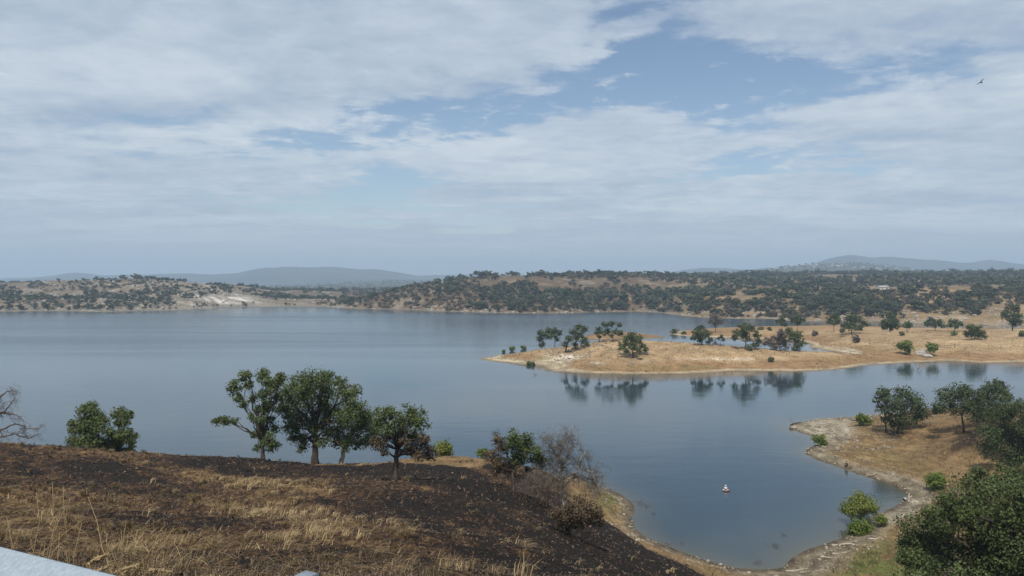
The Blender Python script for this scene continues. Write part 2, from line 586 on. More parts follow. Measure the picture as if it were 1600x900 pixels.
ctrl_A = cp((-250, 900, 9), (-250, 850, 16), (-250, 800, 27), (-250, 750, 46), (-250, 695, 76),
            (0, 900, 10), (0, 850, 17), (0, 800, 29), (0, 750, 50), (0, 699, 78),
            (300, 900, 11), (300, 850, 20), (300, 800, 35), (300, 750, 60), (300, 717, 85),
            (450, 723, 86), (600, 900, 13), (600, 850, 22), (600, 800, 37), (600, 752, 64), (600, 724, 84),
            (690, 717, 93), (740, 715, 96),
            (800, 900, 16), (800, 850, 26), (800, 800, 41), (800, 765, 58), (800, 738, 78),
            (900, 900, 24), (900, 850, 41), (900, 830, 52), (900, 800, 72), (900, 780, 95), (905, 760, 119),
            (860, 742, 108),
            (950, 900, 32), (950, 850, 55), (950, 820, 80), (950, 790, 110),
            (1000, 900, 42), (1000, 872, 60), (1000, 854, 82), (1000, 839, 102),
            (1060, 903, 58), (1060, 882, 80), (1060, 866, 99), (1100, 903, 72), (1100, 884, 95), (1150, 898, 94),
            (1450, 735, 146), (1450, 705, 160), (1450, 680, 172), (1450, 660, 184),
            (1550, 700, 150), (1550, 672, 165), (1550, 650, 180), (1650, 650, 170), (1350, 690, 175), (1330, 665, 192), (1420, 650, 205), (1550, 640, 210))
ctrl_A += [(0, 0, 34.4), (0, 3, 34.3), (-3, 3, 34.35), (3, 2.5, 34.3), (-8, 0, 34.4), (8, 0, 34.3), (-30, 0, 34), (-40, -40, 36), (0, -40, 35), (60, -40, 33),
           (-0.5, 5, 33.85), (30, 0, 29), (80, 0, 22), (80, 50, 12), (120, 120, 8), (30, 30, 18), (16, 25, 23), (23, 40, 14), (20, 50, 11), (19, 60, 9), (25, 80, 4),
           (28, 70, 5), (34, 60, 7), (50, 70, 5.5), (45, 95, 2.3), (60, 100, 3.5), (60, 130, 3), (90, 150, 6), (140, 180, 8), (200, 150, 12),
           (-60, 103, 9), (-30, 104, 8), (-8, 112, 8), (-90, 100, 10), (-150, 90, 16), (-100, 60, 27), (-150, 20, 36), (5, 128, 5)]
tps_A = TPS(ctrl_A, 0.5)


def H_A(X, Y):
    sd = sdist(X, Y, poly_A)
    z = tps_A(X, Y)
    r = np.hypot(X, Y)
    a = sstep(r, 4, 20)
    z = z + (fbm(X * .9, Y * .9, 4, 3) - .5) * .35 * a + (fbm(X * .11, Y * .11, 3, 9) - .5) * 1.1 * sstep(r, 12, 50)
    w = sstep(sd, 0, 16)
    # terraced beach: former water levels
    beach = 0.13 * np.maximum(sd, 0) + 0.10 * np.sin(sd * 2.1 + 2 * fbm(X * .2, Y * .2, 2, 4)) * sstep(sd, .4, 2) * (1 - sstep(sd, 7, 14)) + (fbm(X * .7, Y * .7, 3, 31) - .5) * .35 * sstep(sd, 0, 3)
    z = np.where(sd > 0, w * np.maximum(z, 0.8) + (1 - w) * beach, 0.22 * sd)
    return z, sd


poly_B = [shore(*q) for q in ((748, 561), (772, 565), (800, 568), (846, 571), (853, 576), (863, 580), (920, 584), (1000, 585), (1080, 584), (1150, 580), (1250, 580.5),
                              (1300, 578.5), (1335, 574), (1360, 570), (1440, 566), (1490, 564), (1540, 567.5), (1600, 566), (1700, 567), (1950, 570),
                              (1950, 519), (1700, 518), (1560, 516), (1450, 514), (1360, 510.5), (1300, 508), (1240, 510), (1180, 510.5), (1110, 513), (1062, 517),
                              (1043, 521), (1060, 524.5), (1100, 527), (1180, 529), (1246, 532), (1268, 538), (1264, 543), (1290, 547), (1312, 551), (1326, 554), (1318, 556),
                              (1285, 553.5), (1240, 551), (1150, 549), (1050, 548), (950, 548), (870, 549), (820, 550), (778, 555))]
ctrl_B = cp((850, 545, 383), (800, 551, 381), (900, 540, 375), (960, 531, 366), (1000, 533, 364), (1050, 535, 362), (1100, 539, 360), (1150, 543, 357), (1200, 548, 354),
            (1300, 556, 350), (960, 560, 335), (1100, 563, 335), (1200, 566, 336), (1300, 567, 338), (1380, 560, 352),
            (1150, 517, 545), (1220, 518, 520), (1300, 519, 485), (1360, 521, 465), (1450, 522, 445), (1550, 522, 430), (1650, 522, 430),
            (1350, 545, 395), (1400, 545, 388), (1450, 540, 395), (1550, 540, 390), (1600, 545, 378), (1700, 540, 385), (1900, 535, 400),
            (1100, 520, 550), (1450, 558, 362), (1600, 556, 365), (1290, 535, 430))
for _u, _a, _b in ((830, 2.4, 1.0), (900, 3.6, 1.2), (960, 6.0, 2.5), (1030, 5.2, 2.0), (1100, 4.6, 2.0), (1160, 3.6, 1.5), (1220, 2.6, 1.0), (1290, 2.2, 1.0)):
    ctrl_B += [((_u - HU) / F * 385, 385, _a), ((_u - HU) / F * 400, 400, _b)]
for _u in (1200, 1300, 1400, 1500, 1650, 1850):
    ctrl_B += [((_u - HU) / F * 525, 525, 3.6), ((_u - HU) / F * 570, 570, 2.2), ((_u - HU) / F * 620, 620, 1.0)]
tps_B = TPS(ctrl_B, 1.0)


def H_B(X, Y):
    sd = sdist(X, Y, poly_B)
    z = tps_B(X, Y) + (fbm(X * .03, Y * .03, 4, 21) - .5) * 1.6
    w = sstep(sd, 0, 26)
    beach = 0.085 * np.maximum(sd, 0) + 0.06 * np.sin(sd * 1.3) * sstep(sd, .5, 3) * (1 - sstep(sd, 8, 14))
    z = np.where(sd > 0, w * np.maximum(z, 0.9) + (1 - w) * beach, 0.2 * sd)
    return z, sd


poly_E = [shore(*q) for q in ((900, 530), (915, 524), (935, 520.5), (965, 519), (1000, 520.5), (1036, 525), (1040, 527.5), (1000, 530), (950, 531))]


def H_E(X, Y):
    sd = sdist(X, Y, poly_E)
    z = np.where(sd > 0, 0.10 * sd * (1 - .25 * sstep(sd, 5, 25)) + (fbm(X * .05, Y * .05, 3, 8) - .5) * .8 * sstep(sd, 0, 6), .2 * sd)
    return z, sd


poly_D = [shore(*q) for q in ((-900, 494), (-300, 489), (0, 486.5), (90, 486), (160, 487), (240, 485.5), (285, 484.5), (300, 483), (336, 482), (350, 480), (430, 479), (505, 479),
                              (522, 481), (560, 482.5), (620, 484), (720, 487.5), (800, 489.5), (870, 490), (930, 488), (1000, 487), (1032, 489), (1060, 493),
                              (1100, 496.5), (1160, 498), (1205, 498), (1240, 502), (1300, 502), (1360, 503), (1450, 506), (1500, 508), (1560, 508.5), (1700, 510), (2000, 512))]
poly_D += [(12000, 700), (16000, 40000), (-16000, 40000), (-12000, 900)]
ctrl_D = cp((-600, 455, 1250), (-200, 452, 1250), (0, 453, 1250), (60, 455, 1240), (130, 450, 1250), (170, 457, 1230), (225, 448, 1260), (262, 455, 1230), (310, 450, 1260),
            (350, 455, 1270), (385, 465, 1270), (430, 468, 1300), (470, 472, 1310), (520, 478, 1330),
            (0, 470, 1080), (130, 470, 1080), (300, 472, 1100), (420, 470, 1230), (225, 470, 1090),
            (536, 479, 1120), (560, 472, 1180), (600, 462, 1200), (640, 448, 1200), (690, 441, 1200), (740, 435, 1230), (800, 433, 1260), (900, 432, 1300), (1000, 432, 1350),
            (600, 474, 1040), (700, 465, 1030), (800, 461, 1040), (900, 461, 1050), (1000, 465, 1040),
            (1040, 481, 860), (1100, 473, 880), (1165, 465, 900), (1200, 469, 860), (1240, 466, 880), (1100, 485, 815), (1200, 486, 790),
            (1300, 460, 950), (1300, 480, 800), (1400, 458, 900), (1470, 452, 850), (1530, 455, 830), (1600, 456, 850), (1400, 480, 760), (1500, 484, 720), (1600, 484, 720), (1750, 470, 800), (1950, 465, 900),
            (1100, 450, 1150), (1200, 444, 1350), (1400, 438, 1350), (1600, 434, 1400), (1900, 434, 1500), (1300, 446, 1200), (1500, 444, 1150),
            (1000, 436, 2200), (1200, 432, 2400), (1400, 430, 2400), (1600, 428, 2400), (2000, 428, 2400),
            (0, 458, 2000), (300, 460, 2000), (500, 463, 2200), (-600, 460, 2000))
tps_D = TPS(ctrl_D, 30.0)


def H_D(X, Y):
    sd = sdist(X, Y, poly_D)
    Yc = np.clip(Y, 500, 2300)
    Xc = np.clip(X * Yc / np.maximum(Y, 1), -2200, 2200)
    z = tps_D(Xc, Yc)
    u = HU + F * X / np.maximum(Y, 1)
    z = np.clip(z, 4, 75)
    # gullies and knolls
    rid = np.abs(fbm(X * .0055, Y * .0055, 4, 41) - .5) * 2
    rocky = 1 - sstep(u, 500, 700)
    z = z + (fbm(X * .006, Y * .006, 4, 43) - .5) * (10 + 4 * rocky) * sstep(sd, 20, 200) - rid * (5 + 9 * rocky) * sstep(sd, 20, 150) + 2.0 + 3.2 * rocky
    z = z + (fbm(X * .03, Y * .03, 3, 47) - .5) * 3 * sstep(sd, 8, 40)
    # far country behind the shore hills
    f = sstep(Y, 2200, 4600)
    farz = 6 + 68 * sstep(u, 640, 1250) + (fbm(X * .0012, Y * .0012, 4, 51) - .5) * (14 + 32 * sstep(u, 640, 1100))
    farz = farz + 62 * np.exp(-((u - 1320) / 130) ** 2) * np.exp(-((Y - 4700) / 900) ** 2)
    farz = farz + 32 * np.exp(-((u - 610) / 110) ** 2) * np.exp(-((Y - 4700) / 900) ** 2) + 26 * np.exp(-((u - 90) / 90) ** 2) * np.exp(-((Y - 4700) / 900) ** 2)
    z = z * (1 - f) + farz * f
    w = sstep(sd, 0, 60)
    beach = 0.16 * np.maximum(sd, 0)
    z = np.where(sd > 0, w * np.maximum(z, 1.5) + (1 - w) * beach, 0.2 * sd)
    return z, sd


def hit(u, v, H, Y0, Y1, n=3000):
    """Where the sight line through a photo pixel meets the ground."""
    Y = np.geomspace(Y0, Y1, n)
    X = (u - HU) / F * Y
    z = CZ - (v - HV) / F * Y
    g, _ = H(X, Y)
    k = np.argmax(np.maximum(g, 0) >= z)
    if k == 0:
        d = z - np.maximum(g, 0)
        k = int(np.argmin(d))
    return Vector((X[k], Y[k], float(max(g[k], 0))))


def zat(H, x, y):
    return float(H(np.array([x]), np.array([y]))[0][0])


# ------------------------------------------------------------------ ground sheets
def polar(az0, az1, na, r0, r1, nr):
    az = np.radians(np.linspace(az0, az1, na))
    r = np.geomspace(r0, r1, nr)
    R, A = np.meshgrid(r, az, indexing='ij')
    return R * np.sin(A), R * np.cos(A)


def sheet(name, X, Y, H, colour, mat, extra=None, cut=-1.2):
    z, sd = H(X, Y)
    nr, na = X.shape
    idx = np.arange(nr * na).reshape(nr, na)
    q = np.stack([idx[:-1, :-1], idx[:-1, 1:], idx[1:, 1:], idx[1:, :-1]], -1).reshape(-1, 4)
    zf = z.ravel()
    keep = (zf[q] > cut).any(1)
    q = q[keep][:, ::-1]
    used = np.unique(q)
    remap = np.full(nr * na, -1); remap[used] = np.arange(len(used))
    V = np.stack([X.ravel(), Y.ravel(), zf], 1)[used]
    attrs = {'Col': colour(V[:, 0], V[:, 1], V[:, 2], sd.ravel()[used])}
    if extra:
        attrs.update(extra(V[:, 0], V[:, 1], V[:, 2], sd.ravel()[used]))
    me = np_mesh(name, V, remap[q], mat, True, attrs)
    o = link(name, me)
    o['kind'] = 'structure'
    return o


def lerp3(a, b, t):
    return np.asarray(a)[None] * (1 - t[:, None]) + np.asarray(b)[None] * t[:, None] if np.ndim(a) == 1 else a * (1 - t[:, None]) + np.asarray(b)[None] * t[:, None]


def px(X, Y, z):
    Ys = np.maximum(Y, .5)
    return HU + F * X / Ys, HV + F * (CZ - z) / Ys


def blob(u, v, cu, cv, su, sv, ang=0.0):
    c, s = math.cos(ang), math.sin(ang)
    a = ((u - cu) * c + (v - cv) * s) / su
    b = ((v - cv) * c - (u - cu) * s) / sv
    return np.exp(-(a * a + b * b))


def straw_weight(X, Y, z):
    """How much unburnt straw covers the near slope (0 charred, 1 straw)."""
    u, v = px(X, Y, z)
    t_, c_ = X * .75 - Y * .66, X * .66 + Y * .75
    n = fbm(t_ * .05, c_ * .13, 4, 61)
    n2 = fbm(t_ * .2, c_ * .5, 4, 66)
    s = 0.16 + (n - .5) * 1.6 + (n2 - .5) * 1.2
    s += .50 * blob(u, v, 250, 865, 170, 42) + .42 * blob(u, v, 40, 790, 110, 40) + .38 * blob(u, v, 560, 830, 190, 45, .35)
    s += .15 * blob(u, v, 690, 850, 120, 30, .5) + .12 * blob(u, v, 520, 880, 180, 28) + .20 * blob(u, v, 800, 810, 60, 18, .4) + .22 * blob(u, v, 400, 765, 120, 14, .1)
    s += .12 * blob(u, v, 60, 730, 90, 20) - .25 * blob(u, v, 120, 755, 90, 18, .15) + .15 * blob(u, v, 760, 745, 60, 8, .5)
    s -= .60 * blob(u, v, 610, 775, 110, 28, .1) + .45 * blob(u, v, 330, 730, 190, 14) + .60 * blob(u, v, 730, 760, 110, 22, .35) + .55 * blob(u, v, 930, 850, 140, 26, .3) + .40 * blob(u, v, 1050, 880, 80, 20, .3) + .35 * blob(u, v, 250, 775, 120, 14, .2)
    s -= .45 * blob(u, v, 760, 895, 120, 18) + .6 * blob(u, v, 960, 900, 90, 30) + .35 * blob(u, v, 870, 890, 90, 25) + .3 * blob(u, v, 560, 735, 130, 14)
    return s


def open_weight(X, Y, z, sd):
    """Ground the fire did not reach: crest, shore and the ground past the cove."""
    u, v = px(X, Y, z)
    az = np.degrees(np.arctan2(X, Y))
    crest = sstep(Y + (fbm(X * .25, Y * .25, 3, 71) - .5) * 10 - 5 * blob(u, v, 430, 718, 50, 9) * 2 + 3 - 12 * blob(u, v, 700, 718, 80, 14) * 0 + 8 * blob(u, v, 700, 718, 80, 14), 82, 86) * (1 - sstep(u, 770, 800))
    cove = sstep(-(sd - 14 - 6 * (fbm(X * .1, Y * .1, 3, 73) - .5)), -3, 3)
    east = sstep(u, 1120, 1180) * sstep(Y, 40, 60)
    right = sstep(u, 880, 905) * (1 - sstep(v, 770, 800)) * sstep(Y, 80, 95)
    return np.clip(np.maximum.reduce([crest, cove, east, right]), 0, 1)


def col_A(X, Y, z, sd):
    u, v = px(X, Y, z)
    n = fbm(X * .12, Y * .12, 4, 81); n2 = fbm(X * .5, Y * .5, 4, 83)
    c = lerp3((.13, .082, .042), (.31, .215, .110), np.clip(n * .7 + n2 * .6 - .15, 0, 1))
    green = np.clip(blob(u, v, 1400, 880, 90, 40) * 1.1 + blob(u, v, 955, 778, 22, 22) + .5 * blob(u, v, 1330, 890, 60, 14) + .35 * blob(u, v, 1400, 720, 90, 14, .3), 0, 1) * sstep(n2, .30, .55)
    c = lerp3(c, (.115, .125, .04), green)
    burnt = np.clip(blob(u, v, 1540, 680, 75, 18, -.3) * 1.3 + .9 * blob(u, v, 1410, 682, 40, 7) + .6 * blob(u, v, 1530, 655, 60, 10), 0, 1) * sstep(n2, .33, .52)
    c = lerp3(c, (.032, .022, .018), burnt)
    # pale bare margin left by the falling lake, in level rings
    edge = 5.0 - 2.5 * (u < 1130) + 4 * (fbm(X * .06, Y * .06, 3, 85) - .5) + 18 * blob(u, v, 1290, 665, 60, 16) + 5 * blob(u, v, 1400, 775, 50, 40) + 5 * blob(u, v, 1290, 880, 80, 30)
    b = 1 - sstep(sd, edge * .6, edge)
    ring = .5 + .5 * np.sin(sd * 2.6 + 3 * fbm(X * .15, Y * .15, 2, 86))
    pale = lerp3((.13, .105, .072), (.29, .245, .175), np.clip(ring * .6 + (n2 - .4) * 1.2, 0, 1))
    grav = np.clip(1.2 * blob(u, v, 1300, 668, 60, 14) + .6 * blob(u, v, 1400, 800, 60, 30), 0, 1)
    pale = lerp3(pale, (.42, .375, .30), grav * n2)
    c = c * (1 - b[:, None]) + pale * b[:, None]
    wet = 1 - sstep(sd, .2, 1.6)
    c = lerp3(c, (.075, .058, .038), wet * .85)
    return c


def extra_A(X, Y, z, sd):
    u, v = px(X, Y, z)
    ash = .03 + blob(u, v, 970, 875, 26, 9, .25) * 1.5 + .7 * blob(u, v, 630, 775, 20, 7) + .3 * blob(u, v, 880, 860, 80, 30) + .3 * blob(u, v, 710, 765, 20, 6)
    return {'straw': straw_weight(X, Y, z), 'open': open_weight(X, Y, z, sd), 'ash': np.clip(ash, 0, 1)}


def build_ground():
    X, Y = polar(-58, 58, 620, 0.9, 300, 430)
    sheet('hillside', X, Y, H_A, col_A, M['hill'], extra_A)
    # the ground behind and beside the viewpoint
    gx, gy = np.meshgrid(np.linspace(-160, 160, 90), np.linspace(-50, 40, 40))

    def H_back(X, Y):
        z, sd = H_A(X, Y)
        inside = np.abs(np.degrees(np.arctan2(X, Y))) < 57
        rr = np.hypot(X, Y)
        return np.where(inside & (rr > 1.5), -5.0, z - .02), sd
    X2, Y2 = polar(56, 304, 120, 0.9, 160, 60)
    sheet('roadside_ground', X2, Y2, lambda a, b: (H_A(a, b)[0] - .004, H_A(a, b)[1]), col_A, M['hill'], extra_A)

    def col_B(X, Y, z, sd):
        u, v = px(X, Y, z)
        n = fbm(X * .03, Y * .03, 4, 91); n2 = fbm(X * .14, Y * .14, 4, 93)
        c = lerp3((.20, .135, .076), (.385, .282, .163), np.clip(n * .9 + n2 * .5 - .2, 0, 1))
        low = (1 - sstep(z + (n - .5) * 2, 1.6, 3.6))
        c = lerp3(c, (.20, .118, .058), low * .75)
        c = lerp3(c, (.17, .135, .055), np.clip(blob(u, v, 830, 559, 60, 5) + .7 * blob(u, v, 1060, 574, 180, 4) + .5 * blob(u, v, 1420, 545, 100, 5) + .6 * blob(u, v, 1350, 563, 90, 4), 0, 1) * sstep(n2, .3, .6))
        edge = 5.5 + 4 * (n - .5) + 8 * blob(u, v, 880, 566, 60, 12) + 8 * blob(u, v, 770, 562, 40, 8) + 14 * blob(u, v, 1310, 548, 40, 6)
        b = 1 - sstep(sd, edge * .55, edge)
        ring = .5 + .5 * np.sin(sd * 1.5 + n2 * 3)
        pale = lerp3((.20, .16, .105), (.40, .335, .235), np.clip(ring * .5 + n2 * .6, 0, 1))
        c = c * (1 - b[:, None]) + pale * b[:, None]
        rocks = np.clip(blob(u, v, 885, 558, 26, 5) + .8 * blob(u, v, 955, 566, 45, 3) + .6 * blob(u, v, 1150, 561, 70, 2.0), 0, 1) * sstep(n2, .42, .6)
        c = lerp3(c, (.50, .44, .36), rocks)
        return lerp3(c, (.10, .075, .048), (1 - sstep(sd, .3, 2.2)) * .8)
    X, Y = polar(-4, 46, 640, 285, 800, 320)
    sheet('grassy_spit', X, Y, H_B, col_B, M['spit'])
    X, Y = polar(3, 13, 120, 470, 600, 90)
    sheet('low_islet', X, Y, H_E, lambda X, Y, z, sd: lerp3(lerp3((.13, .075, .04), (.26, .17, .08), fbm(X * .06, Y * .06, 4, 95)), (.14, .12, .09), 1 - sstep(sd, 1, 4)), M['spit'])

    def col_D(X, Y, z, sd):
        u, v = px(X, Y, z)
        n = fbm(X * .008, Y * .008, 4, 101); n2 = fbm(X * .035, Y * .035, 4, 103)
        c = lerp3((.075, .055, .037), (.19, .135, .078), np.clip(n * .7 + n2 * .8 - .3, 0, 1))
        brown = sstep(u, 530, 580) * (1 - sstep(u, 1020, 1100))
        c = lerp3(c, (.085, .058, .036), .6 * brown)
        gold = sstep(u, 1030, 1120) * (1 - sstep(Y, 900, 1200))
        c = c * (1 - .6 * gold[:, None]) + .6 * gold[:, None] * lerp3((.15, .102, .052), (.30, .215, .112), np.clip(n2 * 1.2 - .1, 0, 1))
        rocky = 1 - sstep(u, 480, 560)
        c = lerp3(c, (.135, .118, .095), rocky * np.clip(n2 * 1.3 - .25, 0, 1))
        rk = sstep(fbm(X * .06, Y * .06, 4, 105), .60, .72) * (.30 + .25 * rocky)
        c = lerp3(c, (.33, .30, .255), rk)
        # quarried pale face on the western hills
        cut = blob(u, v, 350, 467, 46, 9, .12) * 1.5 * sstep(n2, .25, .6)
        c = lerp3(c, (.47, .455, .43), np.clip(cut, 0, 1) * (.55 + .45 * np.sin(z * 1.9 + n2 * 5)))
        edge = 9 + 14 * (n2 - .5) + 8 * rocky
        b = (1 - sstep(sd, edge * .6, edge)) * np.where(u < 540, 1.0, .45)
        c = lerp3(c, (.17, .15, .12), b * np.clip(.45 + n2, 0, 1))
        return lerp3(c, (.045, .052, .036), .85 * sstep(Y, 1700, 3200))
    X, Y = polar(-46, 46, 640, 575, 5700, 330)
    sheet('far_hills', X, Y, H_D, col_D, M['far'])

    ridge_pts = np.array([(-900, 428), (-300, 424), (-60, 434), (0, 437), (50, 437), (118, 429), (165, 434), (205, 432), (300, 430), (370, 425), (430, 421), (490, 419), (545, 420), (590, 425), (650, 433),
                          (740, 432), (800, 431), (900, 433), (1000, 433), (1055, 427), (1120, 420), (1200, 424), (1270, 414), (1330, 403), (1390, 404.5), (1450, 409), (1500, 413), (1545, 410), (1600, 416), (1900, 410), (2600, 420)], float)

    def H_M(X, Y):
        u = HU + F * X / Y
        R = np.hypot(X, Y)
        up = sstep(R, 5650, 6500)
        v = np.interp(u, ridge_pts[:, 0], ridge_pts[:, 1])
        top = CZ + (HV - v) / F * 8200
        d = np.exp(-((Y - 8200 - (fbm(X * .0006, Y * 0, 3, 111) - .5) * 1200) / 1100) ** 2)
        ridg = np.abs(fbm(X * .0014, Y * .0014, 5, 113) - .5)
        z = 2 + (top - 2) * d + (ridg * -150 + 22) * d
        near = np.interp(u, [-900, 0, 100, 180, 300, 420, 560, 640, 800, 1000, 1090, 1150, 1300, 1500, 1560, 1700], [40, 44, 58, 50, 46, 62, 66, 52, 48, 50, 78, 70, 40, 70, 84, 60])
        z = np.maximum(z, near * np.exp(-((Y - 6600) / 420) ** 2) * (.75 + .5 * fbm(X * .002, Y * .001, 4, 117)))
        return 1.5 + z * up, np.full(X.shape, 100.0)

    def col_M(X, Y, z, sd):
        n = fbm(X * .0018, Y * .0018, 5, 115)
        return lerp3((.020, .030, .034), (.065, .072, .068), np.clip(n * 1.6 - .4, 0, 1))
    X, Y = polar(-50, 50, 520, 5600, 11500, 90)
    sheet('mountains', X, Y, H_M, col_M, M['mountain'], cut=-100)


build_ground()


def build_lake():
    # finer towards the viewpoint so that the shallows follow the shore
    X, Y = polar(-62, 62, 420, 60, 2600, 260)
    sdA = sdist(X, Y, poly_A); sdB = sdist(X, Y, poly_B)
    sh = np.maximum(np.exp(np.minimum(sdA, 0) / 3.5), .8 * np.exp(np.minimum(sdB, 0) / 5.0))
    nr, na = X.shape
    idx = np.arange(nr * na).reshape(nr, na)
    q = np.stack([idx[:-1, :-1], idx[1:, :-1], idx[1:, 1:], idx[:-1, 1:]], -1).reshape(-1, 4)[:, ::-1]
    V = np.stack([X.ravel(), Y.ravel(), np.zeros(nr * na)], 1)
    me = np_mesh('lake', V, q, M['water'], True, {'shallow': sh.ravel() * .8})
    o = link('lake', me)
    o['kind'] = 'structure'


build_lake()


# ------------------------------------------------------------------ plants
class Geo:
    """Collects tubes and leaves as arrays."""

    def __init__(self):
        self.V = []; self.F4 = []; self.F3 = []; self.S = []; self.n = 0

    def tube(self, pts, rad, k=6):
        pts = np.asarray(pts, float); rad = np.asarray(rad, float)
        n = len(pts)
        t = np.gradient(pts, axis=0)
        t /= np.linalg.norm(t, axis=1)[:, None] + 1e-9
        ref = np.array([0, 0, 1.0]) if abs(t[:, 2]).mean() < .8 else np.array([1.0, 0, 0])
        a = np.cross(t, ref); a /= np.linalg.norm(a, axis=1)[:, None] + 1e-9
        b = np.cross(t, a)
        th = np.arange(k) * 2 * math.pi / k
        ring = pts[:, None] + rad[:, None, None] * (np.cos(th)[None, :, None] * a[:, None] + np.sin(th)[None, :, None] * b[:, None])
        base = self.n
        self.V.append(ring.reshape(-1, 3)); self.n += n * k
        i = np.arange(n - 1)[:, None] * k; j = np.arange(k)[None]; j2 = (j + 1) % k
        f = np.stack([i + j, i + j2, i + k + j2, i + k + j], -1).reshape(-1, 4) + base
        self.F4.append(f)
        self.V.append(pts[-1:] + t[-1:] * rad[-1]); self.n += 1
        tip = self.n - 1
        last = base + (n - 1) * k
        self.F3.append(np.stack([last + np.arange(k), last + (np.arange(k) + 1) % k, np.full(k, tip)], -1))
        self.S.append(np.full(n * k + 1, .5))

    def leaves(self, C, size, rng, shade, aspect=.62, out=None):
        n = len(C)
        c = rng.normal(size=(n, 3))
        if out is not None:
            c = c * .55 + out * 1.0
        a = np.cross(c, rng.normal(size=(n, 3))); a /= np.linalg.norm(a, axis=1)[:, None] + 1e-9
        b = np.cross(a, c); b /= np.linalg.norm(b, axis=1)[:, None] + 1e-9
        s = size * (.6 + .8 * rng.random(n))[:, None]
        q = np.stack([C - a * s * .5, C + b * s * aspect * .5 + a * s * .08, C + a * s * .5, C - b * s * aspect * .5 + a * s * .08], 1)
        self.V.append(q.reshape(-1, 3))
        self.F4.append(np.arange(n * 4).reshape(n, 4) + self.n)
        self.n += 4 * n
        self.S.append(np.repeat(shade, 4))

    def mesh(self, name, mat, smooth=False):
        f = []
        if self.F4: f.append(np.concatenate(self.F4))
        if self.F3: f.append(np.concatenate(self.F3))
        return np_mesh(name, np.concatenate(self.V), f, mat, smooth, {'shade': np.concatenate(self.S)})


def bez(p0, p1, sag, n, rng, wob):
    """A wandering path from p0 to p1 that rises before it spreads."""
    p0 = np.asarray(p0, float); p1 = np.asarray(p1, float)
    L = np.linalg.norm(p1 - p0)
    c = p0 + (p1 - p0) * .45 + np.array([0, 0, sag * L])
    t = np.linspace(0, 1, n)[:, None]
    q = (1 - t) ** 2 * p0 + 2 * t * (1 - t) * c + t * t * p1
    w = rng.normal(size=(n, 3)) * wob * L
    w[0] = 0; w[-1] = 0
    return q + w


TREES = []


